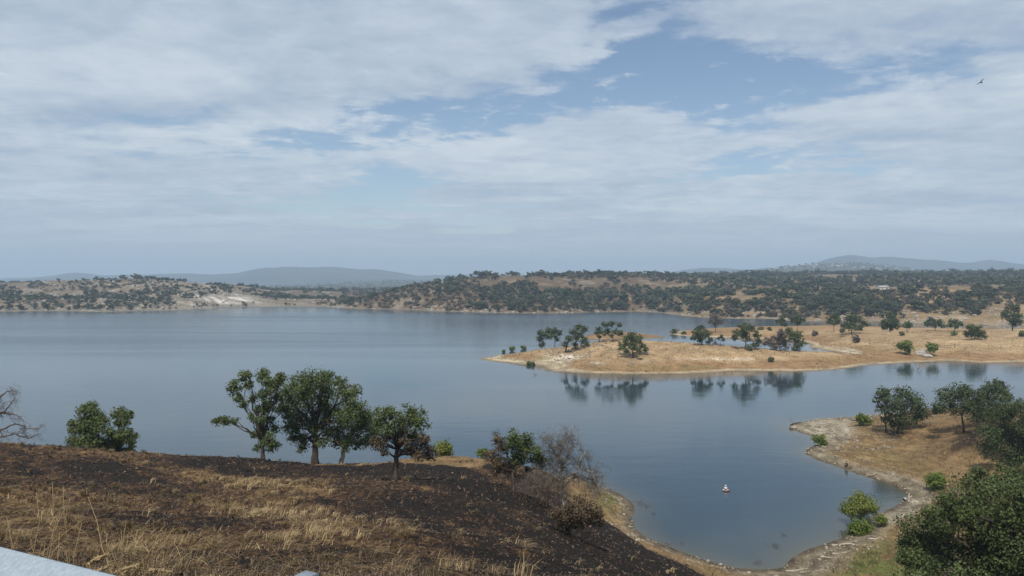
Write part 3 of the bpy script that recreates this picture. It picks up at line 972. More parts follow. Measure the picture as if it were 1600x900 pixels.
def tree(name, label, cat, base, lobes, H, yr, trunk_r=None, mat='oak', bark='bark', mat2=None, lobes2=(), fork=.35, dens=1.0, leafpx=2.9, group=None, seed=None,
         trunks=None, Y=None, depth=1.0, min_leaf=.12, open_=1.0, lobe_k=1.46, stray_f=.2):
    """base: photo pixel of the foot; lobes: (u, v, r) leaf masses at the tree's own distance."""
    rng = np.random.default_rng(seed if seed is not None else len(TREES) + 100)
    TREES.append(name)
    if Y is None:
        foot = hit(base[0], base[1], H, *yr)
    else:
        x = (base[0] - HU) / F * Y
        foot = Vector((x, Y, max(zat(H, x, Y), 0)))
    Y = foot.y
    k = Y / F
    root = link(name, None, None, foot)
    root.empty_display_size = .5
    tag(root, label, cat, group)
    foot_np = np.array(foot)

    def w(u, v, r, dy):
        k2 = (Y + dy) / F
        return np.array([(u - HU) * k2, Y + dy, CZ - (v - HV) * k2]) - foot_np
    allv = [(*l, 0) for l in lobes] + [(*l, 1) for l in lobes2]
    us = [l[0] for l in allv]
    halfw = max((max(us) - min(us)) * .5 + 5, 8) * k
    wood = Geo()
    Gs = [Geo(), Geo()]
    tops = min(l[1] for l in allv)
    Ht = (base[1] - tops) * k
    tr = trunk_r or Ht * .032
    feet = trunks or [(base[0], base[1])]
    forks = []
    for fu, fv in feet:
        fp = w(fu, fv, 0, 0); fp[1] += rng.normal() * .2
        fp[2] = min(fp[2], zat(H, fp[0] + foot.x, fp[1] + foot.y) - foot.z) - .15
        near = [l for l in allv if abs(l[0] - fu) < (max(us) - min(us)) * .6 + 6] or allv
        cu = np.mean([l[0] for l in near]) * .35 + fu * .65
        cv = fv + (np.mean([l[1] for l in near]) - fv) * fork * 1.6
        fk = w(cu, cv, 0, 0)
        path = bez(fp, fk, .05, 6, rng, .02)
        wood.tube(path, np.linspace(tr * .95, tr * .55, 6) * np.array([1.3, 1.05, 1, 1, 1, 1]), 8)
        forks.append((fk, fp))
    for (u, v, r, which) in allv:
        rr = r * k
        dy = float(np.clip(rng.normal() * .55, -.9, .9)) * halfw * depth * (.9 if len(allv) > 3 else .3)
        c = w(u, v, r, dy)
        fk = min(forks, key=lambda q: np.linalg.norm(q[0] - c))
        t0 = .55 + .45 * rng.random()
        st = fk[1] + (fk[0] - fk[1]) * (1.0 if c[2] > fk[0][2] else max(.45, t0))
        path = bez(st, c, .12, 7, rng, .035)
        wood.tube(path, np.linspace(tr * .36, max(tr * .07, .015), 7), 6)
        rr *= lobe_k
        nc = int(np.clip(9 + 5 * rng.random() + r * .22, 8, 22))
        cl = rng.normal(size=(nc, 3)); cl /= np.linalg.norm(cl, axis=1)[:, None]
        cl *= (rng.random((nc, 1)) ** .45) * rr * .92
        cl[:, 2] *= .85
        cl += c
        cr = rr * (.34 + .26 * rng.random(nc)) * open_
        for q in cl:
            wood.tube(bez(path[4 + rng.integers(0, 3)], q, .05, 4, rng, .05), np.linspace(max(tr * .08, .012), max(tr * .03, .006), 4), 4)
        leaf = max(leafpx * k, min_leaf)
        lp = leaf / k
        n_l = int(dens * 5.2 * math.pi * r * r / (lp * lp * .45)) + 20
        pick = rng.integers(0, nc, n_l)
        d = rng.normal(size=(n_l, 3)); d /= np.linalg.norm(d, axis=1)[:, None]
        d *= (rng.random((n_l, 1)) ** .5)
        C = cl[pick] + d * cr[pick][:, None] * np.array([1.15, 1.15, .8])
        stray = rng.random(n_l) < stray_f
        C[stray] = c + d[stray] * rr * np.array([1.05, 1.05, .95])
        clump_sh = rng.random(nc) * .5
        sh = np.clip(clump_sh[pick] + .5 * rng.random(n_l), 0, 1)
        on = d * .75 + (C - c) / max(rr, .01) * .5
        on[:, 2] += .25
        Gs[which].leaves(C, leaf, rng, sh, .72, on)
    link('trunk', wood.mesh('trunk', M[bark], True), root)
    if lobes:
        link('crown', Gs[0].mesh('crown', M[mat]), root)
    if lobes2:
        o = link('scorched_foliage' if mat2 == 'scorch' else 'crown', Gs[1].mesh('crown', M[mat2]), root)
        if mat2 == 'scorch': o['label'] = 'brown scorched foliage'
    return root


def bare_tree(name, label, base, H, yr, height_px, spread=.5, lean=0.0, bark='palebark', levels=5, seed=1, trunk_r=None, leafy=0, droop=0.0, group=None, Y=None, cat='dead tree', stems=1, twig='deadtwig', nb=(2, 4)):
    rng = np.random.default_rng(seed)
    TREES.append(name)
    foot = hit(base[0], base[1], H, *yr) if Y is None else Vector(((base[0] - HU) / F * Y, Y, max(zat(H, (base[0] - HU) / F * Y, Y), 0)))
    k = foot.y / F
    Ht = height_px * k
    root = tag(link(name, None, None, foot), label, cat, group)
    wood, tw, lv = Geo(), Geo(), Geo()
    r0 = trunk_r or Ht * .028
    ends = []

    def grow(p, d, L, r, lev):
        n = 5
        pts = [p]
        for i in range(n - 1):
            d = d + rng.normal(size=3) * .17
            d[2] += (.06 if lev < 2 else -.10 * droop)
            d = d / np.linalg.norm(d)
            pts.append(pts[-1] + d * L / (n - 1))
        g = wood if lev < 3 else tw
        g.tube(pts, np.linspace(r, r * .55, n), 7 if lev == 0 else (5 if lev < 3 else 3))
        if lev >= levels:
            ends.append(pts[-1]); return
        kids = rng.integers(nb[0], nb[1] + 1) + (1 if lev == 0 else 0)
        for j in range(kids):
            t = 1.0 if j == 0 else .45 + .5 * rng.random()
            q = np.array(pts[0]) * 0 + np.array([np.interp(t, np.linspace(0, 1, n), np.array(pts)[:, m]) for m in range(3)])
            o = rng.normal(size=3); o -= o.dot(d) * d; o /= np.linalg.norm(o)
            s = spread * (.6 + .8 * rng.random())
            nd = d * (1 - .35 * s) + o * s * 1.15
            nd[2] += .12 if lev < 2 else 0
            grow(q, nd / np.linalg.norm(nd), L * (.60 + .22 * rng.random()), r * (.62 if j == 0 else .45), lev + 1)
    for s in range(stems):
        d0 = np.array([lean + rng.normal() * .08 * (1 + 2 * (stems > 1)), rng.normal() * .1, 1.0]); d0 /= np.linalg.norm(d0)
        grow(np.array([rng.normal() * .2 * (stems > 1), rng.normal() * .2 * (stems > 1), -.15]), d0, Ht * .34, r0 / (stems ** .5), 0)
    if levels < 3 and not tw.V: pass
    link('trunk', wood.mesh('trunk', M[bark], True), root)
    if tw.V: link('twigs', tw.mesh('twigs', M[twig]), root)['kind'] = 'stuff'
    if leafy:
        E = np.array(ends)
        C = E[rng.integers(0, len(E), leafy)] + rng.normal(size=(leafy, 3)) * .16
        lv.leaves(C, max(2.2 * k, .1), rng, rng.random(leafy))
        link('scorched_foliage', lv.mesh('crown', M['scorch']), root)
    return root


def limb_tree(name, label, base, H, yr, limbs, trunk_r, bark, seed, Y=None, twigs=1.0, leafy=0, cat='dead tree', tl=.13, droop=0.0):
    """A leafless tree: limbs are pixel paths (at the tree's own distance) that carry side branches and twigs."""
    rng = np.random.default_rng(seed)
    TREES.append(name)
    foot = hit(base[0], base[1], H, *yr) if Y is None else Vector(((base[0] - HU) / F * Y, Y, max(zat(H, (base[0] - HU) / F * Y, Y), 0)))
    Y = foot.y; k = Y / F
    root = tag(link(name, None, None, foot), label, cat)
    wood, tw, lv = Geo(), Geo(), Geo()
    ends = []
    Ht = (base[1] - min(q[1] for l in limbs for q in l[1])) * k

    def spray(p, d, L, r, lev):
        n = 4; pts = [p]
        for i in range(n - 1):
            d = d + rng.normal(size=3) * .25; d[2] -= droop * .15
            d = d / np.linalg.norm(d)
            pts.append(pts[-1] + d * L / (n - 1))
        tw.tube(pts, np.linspace(r, r * .5, n), 3 if lev > 0 else 4)
        if lev >= 3: ends.append(pts[-1]); return
        for j in range(rng.integers(2, 5)):
            t = rng.integers(1, n)
            nd = d + rng.normal(size=3) * .75
            spray(pts[t], nd / np.linalg.norm(nd), L * rng.uniform(.5, .8), max(r * .55, .006), lev + 1)
    for rad, path in limbs:
        dy = 0.0; P3 = []
        drift = rng.normal() * .35
        for i, (u, v) in enumerate(path):
            P3.append(np.array([(u - HU) * k - foot.x, drift * i * .35 * Ht / 4, CZ - (v - HV) * k - foot.z]))
        P3 = np.array(P3)
        if rad >= trunk_r * .95: P3[0, 2] = -.15
        m = 5 * len(P3)
        t = np.linspace(0, len(P3) - 1, m)
        pts = np.stack([np.interp(t, np.arange(len(P3)), P3[:, a]) for a in range(3)], 1)
        pts = (np.vstack([pts[:1], pts[:-1]]) + 2 * pts + np.vstack([pts[1:], pts[-1:]])) / 4
        w = rng.normal(size=pts.shape) * Ht * .009; w[0] = 0
        pts = pts + w
        rads = np.linspace(rad, max(rad * .3, .012), m)
        wood.tube(pts, rads, 7)
        for i in range(2, m):
            for _r in range(rng.poisson((.25 + .75 * i / m) * twigs * (.35 if rad >= trunk_r * .95 and i < m * .5 else 1))):
                d = (pts[i] - pts[i - 1]); d /= np.linalg.norm(d) + 1e-9
                d = d * .6 + rng.normal(size=3) * .75; d[2] += .15
                spray(pts[i], d / np.linalg.norm(d), Ht * tl * rng.uniform(.6, 1.3), max(rads[i] * .4, .010), 0)
    link('trunk', wood.mesh('trunk', M[bark], True), root)
    o = link('twigs', tw.mesh('twigs', M['deadtwig'] if bark != 'palebark' else M['greytwig']), root)
    o['kind'] = 'stuff'
    if leafy:
        E = np.array(ends)
        C = E[rng.integers(0, len(E), leafy)] + rng.normal(size=(leafy, 3)) * .14
        lv.leaves(C, max(2.2 * k, .1), rng, rng.random(leafy))
        link('scorched_foliage', lv.mesh('crown', M['scorch']), root)
    return root


def shrub(name, label, u, v, r, H, yr, mat='bush', group=None, Y=None, cat='shrub', sq=.8, dens=1.0, n=6):
    """A low round bush whose foot is r*sq below its centre."""
    rng = np.random.default_rng(int(u * 7 + v * 13))
    lob = []
    for i in range(n):
        a = rng.random() * 6.283; q = rng.random() ** .5 * .55
        lob.append((u + math.cos(a) * r * q * 1.15, v - r * .05 + math.sin(a) * r * q * sq, r * (.42 + .2 * rng.random())))
    return tree(name, label, cat, (u, v + r * sq), lob, H, yr, trunk_r=max(r * .04 * (Y or yr[0]) / F, .02), mat=mat, bark='deadtwig', Y=Y, group=group, dens=dens, fork=.3,
                trunks=[(u - r * .2, v + r * sq), (u + r * .25, v + r * sq), (u, v + r * sq)])


NA = (8, 135)     # search range on the burnt slope
NR = (85, 230)    # on the ground past the cove
NB_ = (290, 470)
NC = (400, 640)

tree('oak_tree', 'bushy green oak with a split crown standing alone on the crest', 'oak tree', (160, 712),
     [(138, 648, 18), (126, 668, 17), (152, 662, 19), (120, 690, 15), (140, 690, 19), (158, 695, 17), (143, 637, 11), (116, 672, 9),
      (184, 645, 12), (200, 648, 9), (190, 660, 11), (196, 678, 14), (206, 686, 11), (178, 690, 15), (203, 702, 10), (185, 704, 10), (172, 676, 10)], H_A, NA, Y=87, trunk_r=.2, fork=.15, dens=1.3, lobe_k=1.08, depth=.7, trunks=[(140, 712), (190, 712)])
tree('oak_tree', 'tall thin oak with one long low branch reaching out over the water', 'oak tree', (411, 717),
     [(384, 586, 10), (388, 600, 8), (410, 585, 11), (416, 597, 9), (366, 605, 12), (372, 622, 9), (379, 632, 7), (340, 659, 9), (352, 657, 8), (366, 657, 6), (395, 622, 8),
      (412, 618, 10), (413, 640, 10), (408, 655, 8), (426, 607, 9), (432, 596, 10), (424, 633, 9), (402, 640, 7), (418, 688, 13), (427, 698, 9), (412, 672, 7), (440, 590, 9), (436, 620, 9), (398, 680, 6), (422, 655, 8), (392, 652, 6), (440, 640, 9), (430, 670, 8), (404, 700, 7)],
     H_A, NA, trunk_r=.26, dens=1.0, fork=.2, seed=31, open_=1.05, lobe_k=1.22)
tree('oak_tree', 'largest broad oak on the crest with a thick dark trunk', 'oak tree', (492, 720),
     [(490, 590, 16), (468, 598, 14), (478, 610, 14), (516, 602, 14), (508, 586, 9), (538, 616, 15), (550, 632, 13), (455, 622, 15), (485, 632, 19), (515, 642, 20), (542, 652, 17), (466, 655, 17),
      (497, 664, 16), (452, 668, 12), (478, 686, 12), (520, 678, 14), (450, 645, 12), (472, 700, 8), (505, 692, 9), (540, 698, 8), (446, 612, 11), (446, 634, 10), (535, 596, 9), (556, 610, 8), (460, 684, 9), (504, 615, 13)], H_A, NA, trunk_r=.42, fork=.33, seed=32, dens=.95)
tree('oak_tree', 'round oak with a pale trunk just right of the largest crest oak', 'oak tree', (533, 721),
     [(562, 645, 15), (576, 660, 15), (556, 668, 15), (545, 684, 12), (582, 680, 12), (533, 668, 11), (570, 690, 10), (588, 668, 9), (528, 690, 9), (560, 695, 8)], H_A, NA, trunk_r=.28, bark='palebark', fork=.4, seed=33, Y=87)
tree('oak_tree', 'oak with green top and scorched brown skirts on the black slope', 'oak tree', (616, 750),
     [(600, 648, 12), (592, 660, 9), (612, 645, 9), (606, 668, 11), (640, 643, 10), (652, 650, 11), (658, 664, 10), (635, 660, 12), (622, 676, 11), (645, 678, 11), (626, 655, 8)], H_A, NA, trunk_r=.24,
     mat2='scorch', lobes2=[(594, 694, 10), (604, 684, 8), (650, 694, 13), (668, 700, 11), (640, 704, 10), (586, 690, 7), (674, 712, 8), (655, 712, 8), (600, 706, 6), (660, 684, 8), (632, 692, 7)], fork=.42, seed=34)
tree('oak_tree', 'small oak half green and half scorched left of the bare tree', 'oak tree', (801, 766),
     [(803, 682, 11), (820, 692, 13), (800, 700, 13), (832, 704, 10), (816, 712, 12), (826, 682, 7), (806, 716, 10), (840, 716, 9)], H_A, NA, trunk_r=.17,
     mat2='scorch', lobes2=[(778, 686, 9), (785, 702, 10), (771, 716, 11), (786, 728, 10), (800, 734, 9), (764, 710, 8), (846, 722, 9), (826, 734, 8), (776, 734, 7), (812, 738, 7)], fork=.45, seed=35)
limb_tree('bare_tree', 'bare grey tree with fine twigs on the slope above the cove', (880, 806), H_A, NA,
          [(.17, [(880, 806), (878, 770), (877, 735), (872, 712), (871, 690)]), (.09, [(877, 735), (885, 718), (897, 700)]), (.09, [(878, 765), (895, 745), (905, 722), (915, 705)]),
           (.07, [(905, 728), (922, 735), (934, 755)]), (.07, [(877, 742), (862, 730), (852, 722)]), (.06, [(872, 715), (862, 700), (858, 684)]), (.07, [(879, 775), (862, 765), (850, 742), (838, 732)]),
           (.06, [(895, 745), (912, 745), (928, 752), (938, 772)]), (.05, [(872, 700), (884, 690), (888, 680)])], .17, 'palebark', 5, leafy=500, twigs=3.4, tl=.105, droop=.6)
bare_tree('bare_tree', 'low scorched thicket of thin branches left of the bare grey tree', (850, 792), H_A, NA, 92, .8, -.05, 'deadtwig', 5, 16, droop=.6, leafy=1100, stems=6, cat='thicket', twig='greytwig')
tree('oak_tree', 'low scorched oak with a brown drooping crown over ash', 'oak tree', (886, 832),
     [], H_A, NA, trunk_r=.2, mat='scorch', mat2='scorch',
     lobes2=[(885, 800, 13), (905, 795, 14), (925, 800, 12), (895, 812, 12), (915, 812, 12), (935, 808, 8), (868, 804, 9), (908, 782, 9), (940, 818, 6), (878, 815, 8)], fork=.4, seed=37, dens=.9)
limb_tree('bare_tree', 'leafless tree with drooping dark branches at the slope\'s far edge', (-34, 706), H_A, NA,
          [(.22, [(-34, 706), (-30, 680), (-24, 655), (-14, 635), (0, 622)]), (.11, [(-24, 655), (-4, 650), (12, 640), (24, 622)]), (.10, [(-28, 672), (0, 672), (22, 662), (38, 672), (58, 670)]),
           (.09, [(-30, 684), (-4, 684), (18, 680), (34, 688), (48, 682)]), (.08, [(-8, 630), (8, 614), (22, 608)]), (.09, [(-30, 690), (-5, 696), (14, 690), (30, 697)]), (.09, [(-26, 650), (-44, 630), (-60, 622)]), (.08, [(4, 646), (26, 648), (38, 660)])],
          .22, 'deadtwig', 23, Y=77, twigs=.9, tl=.11, droop=.5)
bare_tree('bare_tree', 'tiny dead sapling on the crest beside the tall thin oak', (341, 716), H_A, NA, 26, .4, .0, 'deadtwig', 3, 9, cat='dead sapling', Y=88)
shrub('shrub', 'bright yellow green bush behind the tan crest', 698, 704, 17, H_A, NA, 'willow', Y=101)
shrub('shrub', 'small green bush at the end of the tan crest', 752, 708, 9, H_A, NA, 'bush', Y=104)

# beyond the cove
tree('oak_tree', 'slender dark oak at the waterside of the low point', 'oak tree', (1384, 676),
     [(1376, 614, 8), (1384, 622, 8), (1372, 626, 6), (1379, 640, 8), (1390, 634, 6), (1386, 612, 5), (1388, 650, 6), (1382, 655, 5)], H_A, NR, trunk_r=.2, mat='oakdark', seed=41, dens=.9)
tree('oak_tree', 'full round oak beside the slender oak on the low point', 'oak tree', (1402, 677),
     [(1410, 616, 11), (1424, 622, 11), (1398, 630, 11), (1418, 636, 13), (1434, 636, 10), (1404, 648, 11), (1424, 652, 11), (1440, 648, 8), (1396, 660, 7), (1412, 664, 7)], H_A, NR, trunk_r=.26, mat='oakdark', seed=42)
bare_tree('bare_tree', 'grey leafless shrub behind the round oak on the point', (1447, 664), H_A, NR, 34, .6, 0, 'palebark', 5, 44, stems=3, leafy=200, cat='dead shrub')
tree('oak_tree', 'spreading oak arching over the burnt patch of the point', 'oak tree', (1506, 676),
     [(1478, 622, 13), (1496, 612, 13), (1514, 616, 14), (1468, 634, 9), (1488, 636, 11), (1510, 634, 13), (1530, 626, 12), (1462, 642, 6), (1524, 640, 11)], H_A, NR, trunk_r=.28, mat='oakdark', seed=45)
tree('oak_tree', 'taller oak behind the spreading oak on the point', 'oak tree', (1546, 672),
     [(1550, 604, 11), (1563, 604, 9), (1540, 616, 12), (1562, 620, 11), (1572, 616, 7), (1548, 636, 13), (1530, 650, 12), (1560, 644, 12), (1540, 660, 10), (1518, 658, 9)], H_A, NR, trunk_r=.28, mat='oakdark', seed=46, Y=178)
tree('oak_tree', 'dense dark oak cut by the photo edge above the giant oak', 'oak tree', (1580, 722),
     [(1560, 652, 16), (1578, 640, 16), (1600, 650, 20), (1545, 682, 14), (1566, 680, 20), (1594, 684, 22), (1536, 672, 8), (1620, 670, 24), (1550, 700, 13), (1580, 704, 16), (1612, 704, 20), (1640, 660, 24), (1640, 700, 24)],
     H_A, NR, trunk_r=.35, mat='oakdark', seed=47, Y=136)
tree('oak_tree', 'giant rounded green oak filling the near corner above the beach', 'oak tree', (1560, 1010),
     [(1432, 835, 28), (1418, 862, 20), (1458, 812, 28), (1486, 792, 28), (1470, 850, 34), (1510, 772, 28), (1515, 818, 36), (1545, 756, 28), (1556, 800, 38), (1586, 742, 26), (1598, 782, 38), (1440, 880, 28),
      (1482, 892, 36), (1530, 866, 42), (1590, 846, 46), (1640, 820, 50), (1630, 760, 38), (1560, 905, 44), (1620, 900, 48), (1680, 790, 44), (1690, 860, 52), (1440, 910, 26), (1690, 920, 50), (1500, 930, 40), (1570, 960, 46), (1650, 950, 46),
      (1408, 875, 12), (1530, 738, 10), (1476, 776, 12), (1600, 724, 12)],
     H_A, NR, Y=67, trunk_r=.6, fork=.4, seed=48, leafpx=3.8, dens=.9, mat='oak', lobe_k=1.3, stray_f=.04, open_=.88)
tree('willow_tree', 'round yellow green willow on bare stems at the water\'s edge', 'willow', (1342, 826),
     [(1330, 790, 11), (1342, 784, 13), (1355, 788, 12), (1348, 796, 12), (1334, 798, 11), (1362, 794, 8), (1322, 796, 8), (1344, 776, 7)], H_A, NR, trunk_r=.07, mat='willow', bark='deadtwig', fork=.5, seed=51,
     trunks=[(1328, 826), (1336, 828), (1344, 827), (1352, 826), (1340, 829)], Y=118)
for a in (('wide low bright green bush at the foot of the willow', 1340, 831, 22, 'bush', .5, 113), ('small green bush right of the willow on the beach', 1378, 814, 10, 'bush', .9, None), ('leafy green bush where the beach meets the dry grass', 1462, 752, 17, 'bush', .8, None),
          ('pale green bush with a dead stick on the pale stony point', 1350, 656, 11, 'bush', .9, None), ('fresh green bush on the waterline below the stony point', 1281, 689, 10, 'bush', .8, None)):
    shrub('shrub', a[0], a[1], a[2], a[3], H_A, NR, a[4], sq=a[5], Y=a[6], group='green shrubs along the cove')
bare_tree('bare_tree', 'thin dead stick rising from the pale green bush', (1344, 663), H_A, NR, 22, .3, -.1, 'palebark', 2, 61, cat='dead stick')

# the grassy spit
def spit_trees():
    T = lambda label, base, lobes, mat='oakdark', yr=NB_, name='oak_tree', **kw: tree(name, label, kw.pop('cat', 'oak tree'), base, lobes, H_B, yr, mat=mat, leafpx=2.2, lobe_k=1.42, dens=1.5 * kw.pop('dens', 1.0), **kw)
    T('first oak from the tip of the grassy spit', (846, 545), [(848, 521, 5), (856, 517, 4.5), (844, 529, 5), (858, 526, 4.5), (847, 537, 4.5), (843, 519, 3)], seed=71, depth=.8)
    T('slim oak second from the tip of the spit', (866, 541), [(868, 517, 4.5), (874, 520, 3.5), (866, 526, 4), (871, 529, 3.5), (863, 521, 3)], seed=72)
    T('wide airy oak third from the tip of the spit', (899, 546), [(903, 511, 5), (914, 513, 5), (895, 518, 5), (907, 522, 5.5), (890, 530, 5), (912, 532, 5), (919, 537, 3.5), (898, 538, 4), (883, 538, 4), (900, 528, 4.5)], seed=73, trunks=[(899, 546), (883, 546)], dens=.8)
    T('narrow oak behind the crown of the grassy knoll', (937, 535), [(936, 514, 4), (933, 520, 3), (939, 519, 3), (936, 526, 2.5)], seed=74)
    T('airy oak with a pale trunk behind the knoll', (958, 533), [(945, 507, 4), (955, 506, 5), (967, 507, 3.5), (950, 517, 5), (962, 518, 4.5), (971, 521, 4), (944, 521, 3.5), (955, 525, 3)], seed=75, bark='palebark', dens=.8)
    T('low umbrella shaped oak on the front of the grassy knoll', (989, 558), [(988, 523, 6), (980, 530, 6.5), (997, 530, 7), (1005, 541, 5), (974, 538, 5.5), (988, 539, 7), (978, 548, 4), (1009, 547, 3.5), (970, 545, 3), (999, 546, 4)], 'oak', seed=76, trunk_r=.35)
    T('rounded oak on the knoll\'s long right shoulder', (1096, 539), [(1095, 515, 6.5), (1088, 522, 6), (1103, 522, 6), (1110, 531, 3.5), (1095, 528, 6.5), (1084, 528, 3.5), (1106, 534, 3)], seed=77)
    T('small thin oak between two round oaks on the spit', (1125, 541), [(1127, 526, 3), (1122, 529, 2.5), (1130, 531, 2.5)], seed=78, dens=.7)
    T('biggest oak on the spit with its brown shade patch', (1164, 546), [(1163, 513, 7), (1152, 521, 6), (1174, 512, 6), (1182, 523, 5.5), (1165, 525, 7.5), (1179, 538, 5), (1171, 543, 4.5), (1148, 527, 4), (1185, 533, 3.5)], seed=79, trunk_r=.38)
    T('grey half dead tree beside the dark green tree on the spit', (1220, 548), [(1215, 530, 8), (1222, 521, 6.5), (1200, 533, 5), (1210, 540, 6.5), (1228, 536, 7), (1196, 538, 3)], 'greyleaf', seed=80, name='grey_tree', cat='tree')
    T('dark green tree right of the grey half dead tree', (1243, 549), [(1234, 519, 7), (1245, 524, 7), (1249, 535, 7), (1243, 544, 5), (1238, 530, 6)], 'oak', seed=81)
    S = lambda label, u, v, r, mat='bush', yr=NB_, **kw: shrub('shrub', label, u, v, r, H_B, yr, mat, group='shrubs on the grassy spit', **kw)
    S('green bush on the back edge near the spit\'s tip', 800, 545, 4.5); S('tiny bush nearest the tip of the spit', 787, 549, 2.6); S('flat bush between the tip and the first oak', 818, 543, 3.5)
    S('dark tuft in front of the biggest spit oak', 1205, 562, 4.5, 'oak'); S('round flooded bush off the front shore of the spit', 830, 570, 6, 'oak', Y=343)
    bare_tree('bare_tree', 'dead grey shrub on the knoll skyline before the channel', (1034, 533), H_B, NB_, 11, .7, 0, 'palebark', 4, 83, stems=3, cat='dead shrub')
    bare_tree('bare_tree', 'bare shrub between the second and third spit oaks', (880, 545), H_B, NB_, 20, .6, 0, 'palebark', 4, 84, stems=2, cat='dead shrub')
    # the strip behind the channel and the flats on the right
    N2 = (395, 640)
    T('greyish oak at the back of the strip behind the channel', (1118, 512), [(1118, 497, 7), (1126, 502, 4.5), (1111, 502, 4.5), (1118, 505, 4.5)], 'greyleaf', N2, seed=85, Y=545)
    T('small oak on the far side of the strip before the rocks', (1222, 513), [(1222, 499, 4.5), (1227, 507, 3), (1216, 502, 3), (1222, 506, 3)], 'oakdark', N2, seed=86, Y=515)
    T('low round oak at the strip\'s rocky back edge', (1246, 511), [(1246, 496, 6), (1239, 500, 4), (1253, 500, 4), (1246, 504, 4)], 'oakdark', N2, seed=87, Y=515)
    T('oak at the left end of the row along the flats', (1303, 512), [(1303, 495, 6), (1296, 500, 4.5), (1309, 500, 4.5), (1303, 504, 4)], 'oakdark', N2, seed=88, Y=490)
    T('broad oak touching the grass second in the flats row', (1330, 522), [(1330, 497, 7), (1322, 509, 6), (1340, 499, 6), (1350, 505, 5), (1332, 510, 7), (1316, 517, 3.5), (1344, 512, 4)], 'oakdark', N2, seed=89)
    T('conical dense oak in the middle of the flats row', (1391, 518), [(1391, 492, 5.5), (1385, 505, 6), (1398, 505, 6), (1391, 500, 6.5), (1381, 511, 3.5), (1402, 511, 3.5), (1391, 511, 5)], 'oakdark', N2, seed=90)
    T('flat topped open oak on the flats before the water', (1461, 517), [(1455, 500, 5), (1466, 503, 5), (1449, 506, 4), (1473, 508, 4), (1460, 508, 4)], 'oakdark', N2, seed=91)
    T('small open oak right of the flat topped oak', (1491, 519), [(1490, 503, 5), (1500, 506, 4), (1484, 508, 3.5), (1494, 511, 3)], 'oakdark', N2, seed=92)
    T('broad light green tree at the right end of the flats', (1523, 531), [(1518, 512, 5.5), (1528, 515, 6), (1514, 521, 5.5), (1534, 523, 5), (1524, 522, 6.5), (1540, 526, 3)], 'oak', N2, seed=93)
    T('tall dark oak beyond the flats near the photo edge', (1582, 513), [(1582, 480, 7), (1575, 492, 7), (1588, 494, 7.5), (1582, 503, 6.5), (1593, 502, 5)], 'oakdark', (395, 700), seed=94, Y=520)
    T('small lollipop tree alone on the flats', (1503, 547), [(1503, 527, 5.5), (1498, 532, 4.5), (1508, 531, 4.5), (1503, 536, 3.5)], 'bush', N2, seed=95, name='young_tree', cat='tree', trunk_r=.12)
    S('large round green bush standing left of the pale boulder', 1415, 541, 11, yr=N2, Y=372); S('round green bush right behind the pale boulder', 1454, 543, 8, yr=N2, Y=371)
    S('green bush on the flats nearest the photo edge', 1546, 546, 7.5, yr=N2); S('grey shrub left on the flats near the inlet', 1338, 530, 6, 'greyleaf', N2)
    S('low olive shrub in the middle of the flats', 1410, 521, 4, 'oak', N2); S('spreading low green bush by the end of the inlet', 1327, 550, 6.5, 'oak', N2, sq=.5)
    S('small dark shrub under the small open oak', 1489, 521, 5, 'oak', N2, sq=.6); S('dark bush at the right edge of the flats', 1598, 521, 6, 'oak', N2)
    S('round bush at the tip of the strip behind the channel', 1053, 519, 5, 'oak', (500, 640), Y=548); S('low bush right of the tip of that strip', 1068, 521, 5, 'oak', (500, 640), sq=.5, Y=538)
    S('dark bush on the strip above the biggest spit oak', 1189, 514, 4.5, 'oak', (500, 640), sq=.5, Y=530); S('tiny dark shrub on the strip beside the dark bush', 1203, 514, 3, 'oak', (500, 640), Y=525)
    S('pale grey shrub on the bare flats above the inlet', 1275, 521, 5, 'greyleaf', N2, sq=.6)
    S('wide low willow clump in the row between two flats oaks', 1417, 508, 7, 'oak', N2, sq=.5, Y=478)


spit_trees()


# ------------------------------------------------------------------ trees of the far hills
def far_tree_mesh(seed, n, size, scrub=False):
    rng = np.random.default_rng(seed)
    g = Geo()
    k = 9
    cl = rng.normal(size=(k, 3)); cl /= np.linalg.norm(cl, axis=1)[:, None]
    cl *= (rng.random((k, 1)) ** .5) * np.array([.42, .42, .24]); cl[:, 2] += .62 if not scrub else .45
    pick = rng.integers(0, k, n)
    d = rng.normal(size=(n, 3)); d /= np.linalg.norm(d, axis=1)[:, None]
    d *= rng.random((n, 1)) ** .5 * .23
    C = cl[pick] + d
    C[:, 2] = np.maximum(C[:, 2], .10)
    on = d / .23 * .8 + (C - np.array([0, 0, .5])) * 1.2
    on[:, 2] += .2
    g.leaves(C, size, rng, np.clip((rng.random(k) * .5)[pick] + .5 * rng.random(n), 0, 1), .8, on)
    return np.concatenate(g.V), np.concatenate(g.F4), np.concatenate(g.S)


def place(named):
    """Look-alikes told apart by their order across the view."""
    for lab, rows in named.items():
        if len(rows) < 2: continue
        rows.sort(key=lambda q: q[0])
        for k_, (_, o) in enumerate(rows):
            n_ = k_ + 1
            suf = 'th' if 10 <= n_ % 100 <= 20 else {1: 'st', 2: 'nd', 3: 'rd'}.get(n_ % 10, 'th')
            o['label'] = f'{lab}, {n_}{suf} from left'


